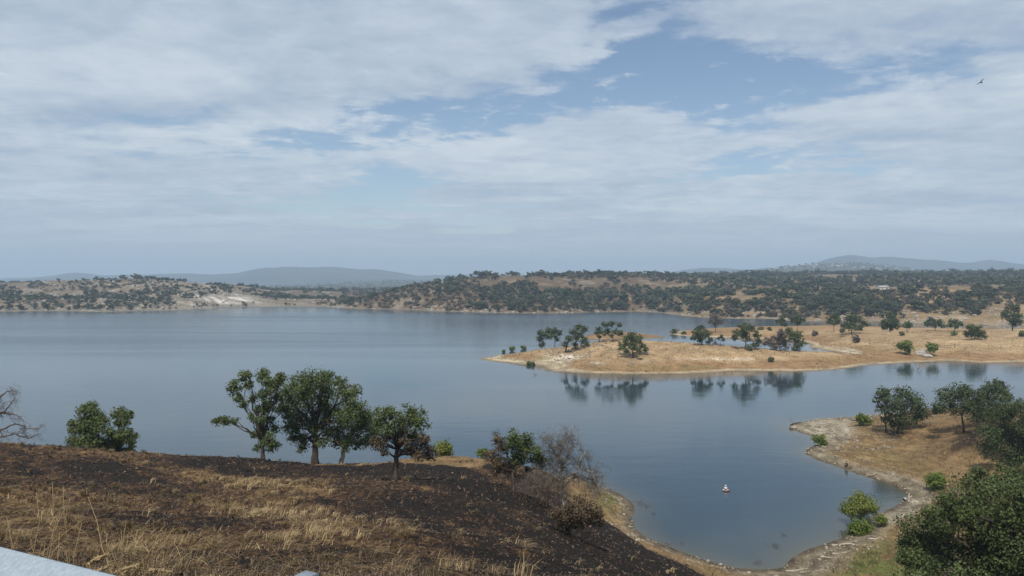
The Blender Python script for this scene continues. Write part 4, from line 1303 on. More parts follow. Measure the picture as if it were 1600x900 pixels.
def far_woods():
    rng = np.random.default_rng(77)
    # candidate spots, in proportion to how large they stand in view
    pts = []
    n = 50000
    az = np.radians(rng.uniform(-45.5, 45.5, n))
    r = np.exp(rng.uniform(math.log(600), math.log(3600), n))
    X, Y = r * np.sin(az), r * np.cos(az)
    z, sd = H_D(X, Y)
    u, v = px(X, Y, z)
    den = (fbm(X * .006, Y * .006, 4, 121) - .5) * 1.35 + .35 + fbm(X * .035, Y * .035, 3, 123) * .5
    thr = .575 + .015 * ((u > 1050) & (Y < 1000)) - .085 * (u < 520) - .025 * ((u > 560) & (u < 1050)) - .03 * sstep(Y, 1300, 1700) - .34 * blob(u, v, 1450, 487, 150, 13) - .08 * blob(u, v, 1230, 480, 60, 9) - .18 * blob(u, v, 470, 472, 50, 10)
    clear = blob(u, v, 1165, 468, 60, 5) * .3 + blob(u, v, 1480, 452, 90, 7) * .35 + blob(u, v, 350, 467, 44, 9) * .6 + blob(u, v, 1060, 480, 30, 5) * .2 + blob(u, v, 680, 450, 40, 6) * .15
    ok = (den - clear > thr) & (sd > 4)
    X, Y, z, u, v, sd = X[ok], Y[ok], z[ok], u[ok], v[ok], sd[ok]
    # keep them apart
    h = np.clip(6.2 * np.exp(rng.normal(0, .30, len(X))), 2.6, 11.5) * np.where(u < 530, .8, 1.0) * np.where(Y > 1600, 1.2, 1.0)
    order = rng.permutation(len(X))
    cell = {}
    keep = []
    for i in order:
        s = max(4.0, h[i] * .55) * (1 + max(0, Y[i] - 1500) / 900)
        c = (int(X[i] // s), int(Y[i] // s), int(math.log(max(s, 1)) * 3))
        if c in cell: continue
        cell[c] = 1
        keep.append(i)
    keep = np.array(keep)
    # hidden ones go: the ground in front stands higher in view
    vmin = {}
    for i in keep[np.argsort(Y[keep])]:
        b = int(u[i] // 6)
        top = v[i] - h[i] / Y[i] * F
        if Y[i] > 1150 and top > vmin.get(b, 1e9) + 1: continue
        pts.append(i)
        vmin[b] = min(vmin.get(b, 1e9), v[i])
    pts = np.array([i for i in pts if -500 < u[i] < 2100])
    size = np.where((u[pts] > -20) & (u[pts] < 1620), h[pts] / Y[pts], 0)
    rank = np.argsort(-size)
    single, rest = pts[rank[:215]], pts[rank[215:]]
    scrub = rng.random(len(X)) < np.clip((fbm(X * .012, Y * .012, 3, 127) - .42) * 4, .08, .75) + .22 * ((u > 540) & (u < 1040))
    protos = []
    for q in range(7):
        sc = q >= 5
        V, Fq, S = far_tree_mesh(500 + q, 520, .12, sc)
        cm = np_mesh('crown', V, Fq, M['farscrub' if sc else 'farleaf'], False, {'shade': S})
        g = Geo()
        rr = np.random.default_rng(q)
        for j in range(3):
            g.tube(bez((0, 0, -.05), (rr.normal() * .22, rr.normal() * .22, .5), .1, 4, rr, .03), np.linspace(.035, .012, 4), 4)
        protos.append((cm, g.mesh('trunk', M['bark'])))
    zones = [('rocky western hills', 0, 530), ('dark hill across the lake', 530, 1040), ('golden slope above boulders', 1040, 1260), ('rocky slope behind the flats', 1260, 1440), ('slope at far right', 1440, 1700)]
    named = {}
    for i in single:
        sc = scrub[i]
        q = int(rng.integers(5, 7) if sc else rng.integers(0, 5))
        zone = next((zn for zn, a, b in zones if a <= u[i] < b), zones[0][0])
        look = ('dry olive scrub' if sc else 'dark oak')
        size_w = 'tall' if h[i] > 7.4 else ('small' if h[i] < 5.9 else 'middling')
        near = 'low' if sd[i] < 60 else ('halfway up' if sd[i] < 220 else 'high')
        root = link('scrub_bush' if sc else 'hill_oak', None, None, (X[i], Y[i], z[i] - .1))
        tag(root, f'{size_w} {look} {near} on the {zone}', 'bush' if sc else 'oak tree', f'{look} trees on the {zone}')
        named.setdefault(root['label'], []).append((u[i], root))
        s = h[i] * (.75 if sc else 1.0)
        root.scale = (s * rng.uniform(.95, 1.35), s * rng.uniform(.95, 1.35), s)
        root.rotation_euler = (0, 0, rng.uniform(0, 6.28))
        link('crown', protos[q][0], root)
        link('trunk', protos[q][1], root)
    place(named)
    # the rest read as one wood
    for sc, nm, lab, mt in ((False, 'woodland', 'far off oak wood covering the hills across the lake', 'farleaf'), (True, 'scrubland', 'far off dry scrub between the oaks of the hills', 'farscrub')):
        var = [far_tree_mesh(600 + q, 46, .30, sc) for q in range(6)]
        Vs, Fs, Ss = [], [], []
        off = 0
        for i in rest:
            if scrub[i] != sc: continue
            V, Fq, S = var[rng.integers(0, 6)]
            a = rng.uniform(0, 6.28)
            s = h[i] * (.72 if sc else 1.0)
            sx = s * rng.uniform(.9, 1.75)
            W = np.stack([(V[:, 0] * math.cos(a) - V[:, 1] * math.sin(a)) * sx + X[i], (V[:, 0] * math.sin(a) + V[:, 1] * math.cos(a)) * sx + Y[i], V[:, 2] * s + z[i] - .2], 1)
            Vs.append(W); Fs.append(Fq + off); Ss.append(np.clip(S * .8 + rng.normal() * .24, 0, 1)); off += len(V)
        o = link(nm, np_mesh(nm, np.concatenate(Vs), np.concatenate(Fs), M[mt], False, {'shade': np.concatenate(Ss)}))
        tag(o, lab, 'woodland' if not sc else 'scrub', None, 'stuff')
    print('far trees', len(single), len(rest))


far_woods()


# ------------------------------------------------------------------ rocks, driftwood, snags
def rock_arrays(seed, sub=2):
    bm = bmesh.new()
    bmesh.ops.create_icosphere(bm, subdivisions=sub, radius=1.0)
    V = np.array([v.co[:] for v in bm.verts]); Fq = np.array([[v.index for v in f.verts] for f in bm.faces])
    bm.free()
    r = np.random.default_rng(seed)
    for _ in range(9):
        n = r.normal(size=3); n /= np.linalg.norm(n)
        d = V @ n; cut = r.uniform(.55, .85)
        V = V - np.maximum(d - cut, 0)[:, None] * n
    V += (fbm(V[:, 0] * 2 + seed, V[:, 1] * 2 + V[:, 2], 3, seed) - .5)[:, None] * .2 * V
    return V, Fq


def stones(name, label, spots, mat, cat='stones'):
    """spots: arrays of x, y, z, radius."""
    var = [rock_arrays(900 + q, 1) for q in range(6)]
    rng = np.random.default_rng(3)
    Vs, Fs, off = [], [], 0
    for x, y, z, r in spots:
        V, Fq = var[rng.integers(0, 6)]
        a = rng.uniform(0, 6.28)
        sx, sy, sz = r * rng.uniform(.8, 1.5), r * rng.uniform(.7, 1.2), r * rng.uniform(.45, .9)
        W = np.stack([(V[:, 0] * sx * math.cos(a) - V[:, 1] * sy * math.sin(a)) + x, (V[:, 0] * sx * math.sin(a) + V[:, 1] * sy * math.cos(a)) + y, V[:, 2] * sz + z + r * .15], 1)
        Vs.append(W); Fs.append(Fq + off); off += len(V)
    o = link(name, np_mesh(name, np.concatenate(Vs), np.concatenate(Fs), mat))
    tag(o, label, cat, None, 'stuff')


def build_rocks():
    rng = np.random.default_rng(41)

    def along(poly_H, n, box, lo, hi, r0, r1, umin, umax):
        X = rng.uniform(box[0], box[1], n); Y = rng.uniform(box[2], box[3], n)
        z, sd = poly_H(X, Y)
        u, v = px(X, Y, z)
        k = (sd > lo) & (sd < hi) & (u > umin) & (u < umax) & (rng.random(n) < sstep(fbm(X * .09, Y * .09, 3, 7), .35, .6) + .15)
        return [(a, b, c, r0 * (r1 / r0) ** (rng.random() ** 2.2)) for a, b, c in zip(X[k], Y[k], z[k])]
    s = along(H_A, 22000, (10, 130, 92, 215), .1, 8, .06, .34, 1225, 1500)
    s += along(H_A, 3000, (60, 110, 165, 215), .2, 30, .08, .45, 1232, 1400)
    s += along(H_A, 6000, (8, 36, 92, 150), .0, 5, .06, .35, 930, 1225)
    stones('shore_stones', 'scattered small stones along the dry margin of the cove', s, M['stone'])
    s = along(H_B, 7000, (-20, 260, 300, 420), .5, 9, .10, .40, 740, 1640) + along(H_B, 5000, (10, 90, 325, 400), 8, 40, .15, .7, 850, 1000)
    stones('spit_stones', 'pale stones strewn on the shore of the grassy spit', s, M['stone'])
    s = along(H_D, 9000, (150, 480, 590, 860), .5, 42, .5, 2.0, 1060, 1640) + along(H_D, 14000, (-760, 200, 860, 1180), .5, 26, .6, 2.2, 0, 1060)
    s += along(H_D, 3500, (-760, -220, 960, 1300), 20, 260, .8, 2.8, 0, 530) + along(H_D, 500, (350, 520, 650, 850), 20, 160, .6, 1.8, 1380, 1640)
    stones('far_shore_rocks', 'pale boulders lining the far shores', s, M['rock'], 'boulders')
    # the pale boulder pair on the flats
    for i, (u, v, rx, ry, rz, lab) in enumerate(((1441, 552, 11, 6, 7, 'larger pale split boulder on the flats between two bushes'), (1449, 556, 10, 5, 4, 'flat pale slab lying against the larger boulder on the flats'),
                                                 (1427, 783, 9, 6, 4.5, 'grey boulder beside the driftwood stump at the head of the cove'), (1408, 806, 7, 6, 5, 'grey boulder on the beach left of the giant oak'),
                                                 (1239, 668, 7, 4, 2.6, 'dark flat rock at the tip of the stony point'))):
        H, yr = (H_B, NB_) if v < 600 else (H_A, NR)
        p = hit(u, v + rz * .4, H, *yr)
        k = p.y / F
        V, Fq = rock_arrays(70 + i, 3)
        V = V * np.array([rx * k, ry * k * 1.5, rz * k])
        o = link('boulder', np_mesh('boulder', V, Fq, M['rock'] if i < 2 else M['stone'], True), None, (p.x, p.y, p.z + rz * k * .45))
        tag(o, lab, 'boulder')


build_rocks()


def build_driftwood():
    rng = np.random.default_rng(12)

    def log(lab, a, b, r, side=0, name='driftwood_log', mat='drift'):
        p = hit(a[0], a[1], H_A, *NR); q = hit(b[0], b[1], H_A, *NR)
        g = Geo()
        o3 = np.array([0, 0, r * .8])
        d = np.array(q) - np.array(p)
        path = np.array([np.zeros(3) + d * t for t in np.linspace(0, 1, 8)])
        path += rng.normal(size=path.shape) * np.linalg.norm(d) * .018
        path[:, 2] = [zat(H_A, p.x + c[0], p.y + c[1]) - p.z + r * .7 for c in path]
        g.tube(path, np.linspace(r, r * .45, 8) * (1 + .15 * rng.normal(size=8)), 7)
        root = link(name, g.mesh('log', M[mat], True), None, p)
        tag(root, lab, 'driftwood')
        for j in range(side):
            c = path[2 + j * 2]
            e = c + np.array([rng.normal() * .5, rng.normal() * .5, .25 + .5 * rng.random()]) * np.linalg.norm(d) * .4
            g2 = Geo(); g2.tube(bez(c, e, .1, 5, rng, .03), np.linspace(r * .45, r * .12, 5), 5)
            link('branch', g2.mesh('branch', M[mat], True), root)
    log('longest bleached log lying on the near beach', (1300, 853), (1336, 852), .17, 1)
    log('short bleached log below the green bush on the beach', (1358, 843), (1376, 841), .13)
    log('forked grey branch on the near beach below the longest log', (1282, 870), (1300, 872), .09, 2)
    log('thin grey branch beside the forked branch on the near beach', (1300, 866), (1330, 862), .08, 1)
    log('pale pole at the very bottom of the near beach', (1228, 893), (1262, 890), .10)
    log('second pale pole at the bottom of the near beach', (1250, 896), (1284, 890), .07, 1)
    log('white leaning driftwood stump at the head of the cove', (1412, 784), (1424, 777), .30, 2)
    log('curved grey branch on the far beach right of the seated figure', (1354, 744), (1370, 739), .10, 1)
    log('grey branch on the far beach near the cove head', (1412, 765), (1426, 763), .10, 1)
    log('dark log at the tip of the stony point', (1236, 664), (1252, 660), .16, 1, mat='bark')
    log('weathered log on the stony point by the pale bush', (1330, 657), (1342, 660), .14, 0, mat='bark')
    log('dark charred log low on the burnt slope by the cove', (1040, 849), (1048, 852), .14, 0, mat='bark')


build_driftwood()


def build_snags():
    rng = np.random.default_rng(9)

    def snag(lab, u, v, hpx, n, mat='bark', spread=.6, name='water_snag'):
        x, y = shore(u, v)
        k = y / F
        g = Geo()
        for i in range(n):
            a = rng.uniform(0, 6.28)
            h = hpx * k * rng.uniform(.5, 1.0) * (1 if mat == 'bark' else .6)
            sp0 = .3 if mat == 'bark' else .8
            g.tube(bez((rng.normal() * sp0 * hpx * k, rng.normal() * sp0 * 1.6 * hpx * k, -.3), (math.cos(a) * h * spread, math.sin(a) * h * spread, h), .1, 5, rng, .06), np.linspace(.012 * hpx * k + .006, .004 * hpx * k + .004, 5), 4)
        o = link(name, g.mesh('snag', M[mat]), None, (x, y, 0))
        tag(o, lab, 'water plant' if mat != 'bark' else 'snag')
    snag('branched dead snag standing in the water before the flats', 1435, 579, 9, 12)
    snag('upright dark snag nearest the flats shore', 1462, 570, 8, 9, spread=.35)
    snag('low snag just below the upright dark snag', 1468, 579, 5, 8, spread=1.2)
    snag('tiny snag left of the branched snag', 1405, 577, 4, 6, spread=1.2)
    snag('tiny flat snag furthest right in the water before the flats', 1489, 578, 3, 5, spread=1.5)
    snag('twiggy snag in the water off the first spit oaks', 837, 586, 5, 10, spread=1.0)
    snag('thin water weed clump in the bottom of the cove', 1184, 880, 10, 16, 'greyleaf', .9, 'water_weed')
    snag('pale water weed patch in the lower middle of the cove', 1212, 854, 9, 20, 'greyleaf', 1.0, 'water_weed')
    snag('small water weed tuft above the pale weed patch', 1224, 836, 6, 16, 'greyleaf', 1.0, 'water_weed')
    snag('thin water weed off the green bank of the burnt slope', 1000, 787, 8, 18, 'greyleaf', .8, 'water_weed')
    snag('second thin water weed further out from the green bank', 1010, 792, 6, 14, 'greyleaf', .8, 'water_weed')
    snag('third thin water weed below the bend of the bank', 1022, 803, 6, 14, 'greyleaf', .8, 'water_weed')
    snag('fine water weed along the lower left bank of the cove', 1066, 850, 6, 10, 'greyleaf', .9, 'water_weed')
    snag('dark floating snag on the lake above the islet end', 983, 513.5, 2.2, 9, spread=2.2)
    snag('smaller floating snag beside the dark one above the islet', 1000, 514, 1.8, 9, spread=2.0)


build_snags()


# ------------------------------------------------------------------ dry grass of the burnt slope
def build_grass():
    rng = np.random.default_rng(19)
    n = 330000
    az = np.radians(rng.uniform(-37, 34, n))
    r = np.exp(rng.uniform(math.log(2.6), math.log(92), n))
    X, Y = r * np.sin(az), r * np.cos(az)
    z, sd = H_A(X, Y)
    s = straw_weight(X, Y, z) + (fbm(X * 1.3, Y * .8, 4, 131) - .5) * 1.0 + (fbm(X * 4, Y * 3, 2, 135) - .5) * .5
    op = open_weight(X, Y, z, sd)
    clump = sstep(fbm(X * 1.1 + Y * .35, Y * .7, 4, 151), .42, .60) * .85 + .15
    clump = np.where(r < 7, np.maximum(clump, .5), clump)
    pr = clump * sstep(s, .22, .95) ** 1.5 * .8 + .008 + .22 * op
    # a strip of uncut weeds below the guard rail
    verge = (1 - sstep(r, 4.5, 9))
    pr = np.where(r < 9, np.maximum(pr, .3 * verge), pr)
    ok = (rng.random(n) < pr) & (sd > 3)
    # the rail's own side stays clear
    ok &= (Y + .505 * X > 2.4)
    X, Y, z, s, r = X[ok], Y[ok], z[ok], s[ok], r[ok]
    n = len(X)
    tall = sstep(s, .8, 1.25)
    u, v = px(X, Y, z)
    tall = np.maximum(tall, .9 * blob(u, v, 280, 870, 120, 26))
    L = (.10 + .20 * rng.random(n)) * (1 + .9 * tall) * (1 + .006 * r)
    lean = np.clip(rng.normal(1.0, .38, n) - .5 * tall, .1, 1.5)           # radians from upright: mostly flattened
    flow = .35 + (fbm(X * .25, Y * .25, 3, 141) - .5) * 5 + rng.normal(0, 1.1, n)
    d = np.stack([np.cos(flow) * np.sin(lean), -np.sin(flow) * np.sin(lean), np.cos(lean)], 1)
    wd = np.maximum(.0030, .00036 * r) * (.7 + .7 * rng.random(n))
    side = np.stack([-d[:, 1], d[:, 0], np.zeros(n)], 1) + rng.normal(size=(n, 3)) * .35
    side /= np.linalg.norm(side, axis=1)[:, None]
    B = np.stack([X, Y, z - .02], 1)
    mid = B + d * (L * .55)[:, None]
    tip = B + d * L[:, None]
    tip[:, 2] -= L * .22 * rng.random(n)
    tip[:, 2] = np.maximum(tip[:, 2], z + .02)
    w = (side * wd[:, None])
    V = np.stack([B - w, B + w, mid + w * .75, mid - w * .75, tip], 1).reshape(-1, 3)
    i = np.arange(n)[:, None] * 5
    F4 = i + np.array([[0, 1, 2, 3]]); F3 = i + np.array([[3, 2, 4]])
    sh = np.clip(.18 + .55 * rng.random(n) + .35 * (tall - .3) + (fbm(X * .6, Y * .6, 3, 143) - .5) * .8, 0, 1)
    dark = rng.random(n) < .16
    sh = np.where(dark, sh * .2, sh)
    o = link('dry_grass', np_mesh('dry_grass', V, [F4, F3], M['straw'], False, {'shade': np.repeat(sh, 5)}))
    tag(o, 'matted dry straw grass in patches on the burnt slope', 'grass', None, 'stuff')
    print('grass', n)

    # matted tussocks: fans of bent blades
    m_ = 9000
    az = np.radians(rng.uniform(-37, 30, m_)); r = np.exp(rng.uniform(math.log(5), math.log(88), m_))
    X, Y = r * np.sin(az), r * np.cos(az)
    z, sd = H_A(X, Y)
    s = straw_weight(X, Y, z) + (fbm(X * 1.3, Y * .8, 4, 131) - .5)
    ok = (rng.random(m_) < sstep(s, .15, .9) * .75 * np.where(r < 22, .3, 1) + .03) & (sd > 4) & ((r > 18) | (X / Y < .05))
    X, Y, z, r, s = X[ok], Y[ok], z[ok], r[ok], s[ok]
    nb_ = 18
    n = len(X) * nb_
    R = np.repeat(r, nb_); gh = np.repeat(rng.uniform(.22, .52, len(X)) * (1 + .004 * r), nb_)
    dirc = np.repeat(.5 + (fbm(X * .2, Y * .2, 3, 171) - .5) * 5, nb_) + rng.normal(0, .55, n)
    B = np.stack([np.repeat(X, nb_), np.repeat(Y, nb_), np.repeat(z, nb_)], 1) + rng.normal(size=(n, 3)) * np.array([.09, .09, 0])
    l1 = rng.uniform(.1, .7, n); l2 = rng.uniform(1.0, 1.75, n)
    hd = np.stack([np.cos(dirc), -np.sin(dirc), np.zeros(n)], 1)
    up = np.array([0, 0, 1.0])
    mid = B + (hd * np.sin(l1)[:, None] + up * np.cos(l1)[:, None]) * (gh * .5)[:, None]
    tip = mid + (hd * np.sin(l2)[:, None] + up * np.cos(l2)[:, None]) * (gh * .75 * rng.uniform(.5, 1.1, n))[:, None]
    tip[:, 2] = np.maximum(tip[:, 2], B[:, 2] + .02)
    sd_ = np.stack([-hd[:, 1], hd[:, 0], np.zeros(n)], 1) * (np.maximum(.003, .00042 * R) * rng.uniform(.6, 1.2, n))[:, None]
    B[:, 2] -= .03
    V = np.stack([B - sd_, B + sd_, mid + sd_ * .8, mid - sd_ * .8, tip], 1).reshape(-1, 3)
    i = np.arange(n)[:, None] * 5
    sh = np.clip(np.repeat(rng.uniform(.15, .8, len(X)), nb_) + rng.normal(0, .18, n), 0, 1)
    o = link('grass_tussocks', np_mesh('grass_tussocks', V, [i + np.array([[0, 1, 2, 3]]), i + np.array([[3, 2, 4]])], M['straw'], False, {'shade': np.repeat(sh, 5)}))
    tag(o, 'bent straw tussocks strewn over the burnt slope', 'grass', None, 'stuff')

    # low brown tufts on the grassy spit
    n = 26000
    X = rng.uniform(-20, 270, n); Y = rng.uniform(305, 480, n)
    z, sd = H_B(X, Y); u, v = px(X, Y, z)
    ok = (sd > 4) & (u < 1640) & (rng.random(n) < sstep(fbm(X * .05, Y * .05, 4, 181), .40, .62) * .85 + .05)
    X, Y, z = X[ok], Y[ok], z[ok]; n = len(X)
    a = rng.uniform(0, 6.28, n)
    t = np.stack([np.cos(a), np.sin(a), np.zeros(n)], 1) * rng.uniform(.12, .45, n)[:, None]
    C = np.stack([X, Y, z - .04], 1)
    top = C + np.stack([rng.normal(size=n) * .2, rng.normal(size=n) * .2, rng.uniform(.15, .5, n)], 1)
    o = link('spit_tufts', np_mesh('spit_tufts', np.stack([C - t, C + t, top], 1).reshape(-1, 3), np.arange(3 * n).reshape(n, 3), M['straw'], False, {'shade': np.repeat(rng.random(n) ** 1.6 * .75, 3)}))
    tag(o, 'low brown grass tufts dotting the grassy spit', 'grass', None, 'stuff')

    # tufts of dry grass on the ground past the cove and on the crest
    n = 60000
    X = rng.uniform(20, 150, n); Y = rng.uniform(92, 225, n)
    z, sd = H_A(X, Y); u, v = px(X, Y, z)
    ok = (sd > 5 + 22 * blob(u, v, 1290, 665, 60, 16)) & (u < 1640) & (rng.random(n) < sstep(fbm(X * .12, Y * .12, 4, 161), .38, .62) * .8 + .08)
    X, Y, z = X[ok], Y[ok], z[ok]; n = len(X)
    a = rng.uniform(0, 6.28, n); Lh = rng.uniform(.15, .45, n)
    t = np.stack([np.cos(a), np.sin(a), np.zeros(n)], 1) * rng.uniform(.05, .14, n)[:, None]
    C = np.stack([X, Y, z - .03], 1)
    top = C + np.stack([rng.normal(size=n) * .14, rng.normal(size=n) * .14, Lh], 1)
    V = np.stack([C - t, C + t, top], 1).reshape(-1, 3)
    o = link('dry_grass_tufts', np_mesh('dry_grass_tufts', V, np.arange(3 * n).reshape(n, 3), M['straw'], False, {'shade': np.repeat(np.clip(.05 + .5 * rng.random(n), 0, 1), 3)}))
    tag(o, 'short dry grass tufts over the low point across the cove', 'grass', None, 'stuff')

    # charred litter: short dark stubs and crusts that break up the black ground
    n = 60000
    az = np.radians(rng.uniform(-37, 25, n)); r = np.exp(rng.uniform(math.log(6), math.log(88), n))
    X, Y = r * np.sin(az), r * np.cos(az)
    z, sd = H_A(X, Y)
    ok = (sd > 6) & (open_weight(X, Y, z, sd) < .4)
    X, Y, z, r = X[ok], Y[ok], z[ok], r[ok]; n = len(X)
    g = Geo()
    g.leaves(np.stack([X, Y, z + .03], 1), np.maximum(.05, .0032 * r)[:, None][:, 0][:, None].repeat(1, 1)[:, 0].mean(), rng, rng.random(n) ** 3 * .6, .5) if False else None
    a = rng.uniform(0, 6.28, n); s = np.maximum(.035, .0016 * r) * (.5 + rng.random(n))
    t = np.stack([np.cos(a), np.sin(a), rng.normal(size=n) * .6], 1); b = np.stack([-np.sin(a), np.cos(a), rng.normal(size=n) * .9], 1)
    C = np.stack([X, Y, z + .03], 1)
    V = np.stack([C - t * s[:, None], C + b * s[:, None] * .5, C + t * s[:, None]], 1).reshape(-1, 3)
    o = link('charred_litter', np_mesh('charred_litter', V, np.arange(3 * n).reshape(n, 3), M['litter'], False, {'shade': np.repeat(rng.random(n) ** 2.5, 3)}))
    tag(o, 'charred stubble and dead leaf litter over the burnt slope', 'litter', None, 'stuff')


M['litter'] = mat_leaf('charred_litter', (0.012, 0.011, 0.012), (0.20, 0.13, 0.085), .1)
build_grass()


def build_stalks():
    """Weeds standing just behind the guard rail, close to the viewpoint."""
    rng = np.random.default_rng(33)

    def tuft(lab, u, v, Y, n, h, lean, heads=0, name='weed_stalks', spread=.16, col='straw'):
        x = (u - HU) / F * Y
        zz = zat(H_A, x, Y)
        root = link(name, None, None, (x, Y, zz))
        tag(root, lab, 'dry weeds')
        g, hd = Geo(), Geo()
        for i in range(n):
            p0 = np.array([rng.normal() * spread, rng.normal() * spread, -.02])
            hh = h * rng.uniform(.55, 1.05)
            p1 = p0 + np.array([rng.normal() * .32 + lean, rng.normal() * .2, 1.0]) * hh
            path = bez(p0, p1, .08, 6, rng, .018)
            g.tube(path, np.linspace(.0042, .0016, 6), 4)
            if rng.random() < .6:
                q = path[3]; e = q + np.array([rng.normal() * .5, rng.normal() * .3, .6]) * hh * .35
                g.tube(bez(q, e, .05, 4, rng, .03), np.linspace(.0026, .0012, 4), 3)
            if i < heads:
                dd = path[-1] - path[-2]; dd /= np.linalg.norm(dd) + 1e-9
                dd = dd + np.array([.8, 0, -.5]); dd /= np.linalg.norm(dd)
                hp = np.array([path[-1] + dd * t * .11 + np.array([0, 0, -.02 * t * t]) for t in np.linspace(0, 1, 7)])
                hd.tube(hp, np.array([.003, .0075, .0095, .0095, .008, .005, .002]), 6)
                C = hp[rng.integers(0, 7, 60)] + rng.normal(size=(60, 3)) * .006
                hd.leaves(C, .018, rng, .5 + .5 * rng.random(60), .3)
        st = g.mesh('stalks', M[col])
        link('stalks', st, root)
        if heads: link('seed_heads', hd.mesh('seed_heads', M[col]), root)
    tuft('pale crossed dry stalks behind the guard rail at the frame edge', 20, 850, 3.6, 16, .62, .02)
    tuft('dense pale stalks rising above the middle of the visible rail', 62, 860, 3.7, 18, .62, .05)
    tuft('thin tall stalk cluster right of the dense pale stalks', 100, 860, 4.0, 10, .80, -.06, spread=.2)
    tuft('sparse bent stalks where the rail leaves the frame', 150, 870, 3.9, 9, .55, .05, 0)
    tuft('drooping straw coloured seed heads above the rail end', 150, 880, 3.5, 9, .47, .10, 8, 'seed_head_grass')
    tuft('few seed heads on thin stems right of the rail end', 185, 880, 4.2, 8, .50, .10, 5, 'seed_head_grass')


build_stalks()


# ------------------------------------------------------------------ guard rail
def build_rail():
    A = np.array([-1.64, 2.55]); B = np.array([-1.145, 2.30])
    d = (B - A) / np.linalg.norm(B - A)
    nrm = np.array([d[1], -d[0]])            # towards the road
    if nrm[1] > 0: nrm = -nrm
    ztop = 35.15
    # section of the corrugated beam: depth towards the road, height below the top edge
    prof = [(.000, 0), (.012, -.004), (.030, -.016), (.060, -.042), (.080, -.060), (.083, -.072), (.080, -.084), (.030, -.118), (.006, -.134), (0, -.155),
            (.006, -.176), (.030, -.192), (.080, -.226), (.083, -.238), (.080, -.250), (.060, -.268), (.030, -.294), (.012, -.306), (0, -.310)]
    back = [(a - .004, b) for a, b in prof[::-1]]
    sec = prof + back
    ss = np.linspace(-4.2, 4.6, 60)
    V = []
    for s in ss:
        c = A + d * s
        for a, b in sec:
            V.append((c[0] + nrm[0] * a, c[1] + nrm[1] * a, ztop + b))
    k = len(sec); Fq = []
    for i in range(len(ss) - 1):
        for j in range(k):
            j2 = (j + 1) % k
            Fq.append((i * k + j, i * k + j2, (i + 1) * k + j2, (i + 1) * k + j))
    o = A + d * .3
    root = link('guard_rail', None, None, (o[0], o[1], zat(H_A, o[0], o[1])))
    tag(root, 'galvanised corrugated steel guard rail crossing the bottom left corner', 'guard rail')
    root_loc = np.array(root.location)
    me = np_mesh('beam', np.array(V) - root_loc, np.array(Fq), M['galv'], True)
    link('beam', me, root)

    def box(name, c, hx, hy, z0, z1, mat, ang, parent):
        bm = bmesh.new()
        bmesh.ops.create_cube(bm, size=1)
        for v in bm.verts:
            v.co = Vector((v.co.x * 2 * hx, v.co.y * 2 * hy, z0 + (v.co.z + .5) * (z1 - z0)))
        bmesh.ops.bevel(bm, geom=bm.edges[:], offset=.003, segments=2, affect='EDGES')
        ca, sa = math.cos(ang), math.sin(ang)
        for v in bm.verts:
            x, y = v.co.x, v.co.y
            v.co = Vector((x * ca - y * sa + c[0] - root_loc[0], x * sa + y * ca + c[1] - root_loc[1], v.co.z - root_loc[2]))
        m_ = bpy.data.meshes.new(name); bm.to_mesh(m_); bm.free()
        m_.materials.append(mat)
        return link(name, m_, parent)
    ang = math.atan2(d[1], d[0])
    for s in (-3.0, 1.045, 3.9):
        c = A + d * s - nrm * .25
        g = zat(H_A, c[0], c[1])
        post = box('post', c, .027, .027, g - .4, ztop + .004, M['galvpost'], ang, root)
        c2 = A + d * s - nrm * .098
        box('block', c2, .040, .092, ztop - .27, ztop - .02, M['galvpost'], ang, root)
        c3 = A + d * s + nrm * .006
        bm = bmesh.new()
        bmesh.ops.create_uvsphere(bm, u_segments=12, v_segments=6, radius=.016)
        for v in bm.verts: v.co = v.co + Vector((c3[0], c3[1], ztop - .155)) - Vector(root_loc)
        m_ = bpy.data.meshes.new('bolt'); bm.to_mesh(m_); bm.free(); m_.materials.append(M['galvpost'])
        link('bolt', m_, root)


build_rail()


# ------------------------------------------------------------------ people, birds, houses
def skin_body(name, joints, edges, mat, parent, sub=2):
    me = bpy.data.meshes.new(name)
    names = list(joints)
    me.from_pydata([joints[n][:3] for n in names], [(names.index(a), names.index(b)) for a, b in edges], [])
    me.materials.append(mat)
    o = link(name, me, parent)
    sk = o.modifiers.new('skin', 'SKIN')
    for i, n in enumerate(names):
        r = joints[n][3]
        me.skin_vertices[0].data[i].radius = (r, r)
    me.skin_vertices[0].data[0].use_root = True
    sk.use_smooth_shade = True
    ss = o.modifiers.new('sub', 'SUBSURF'); ss.levels = sub; ss.render_levels = sub
    return o


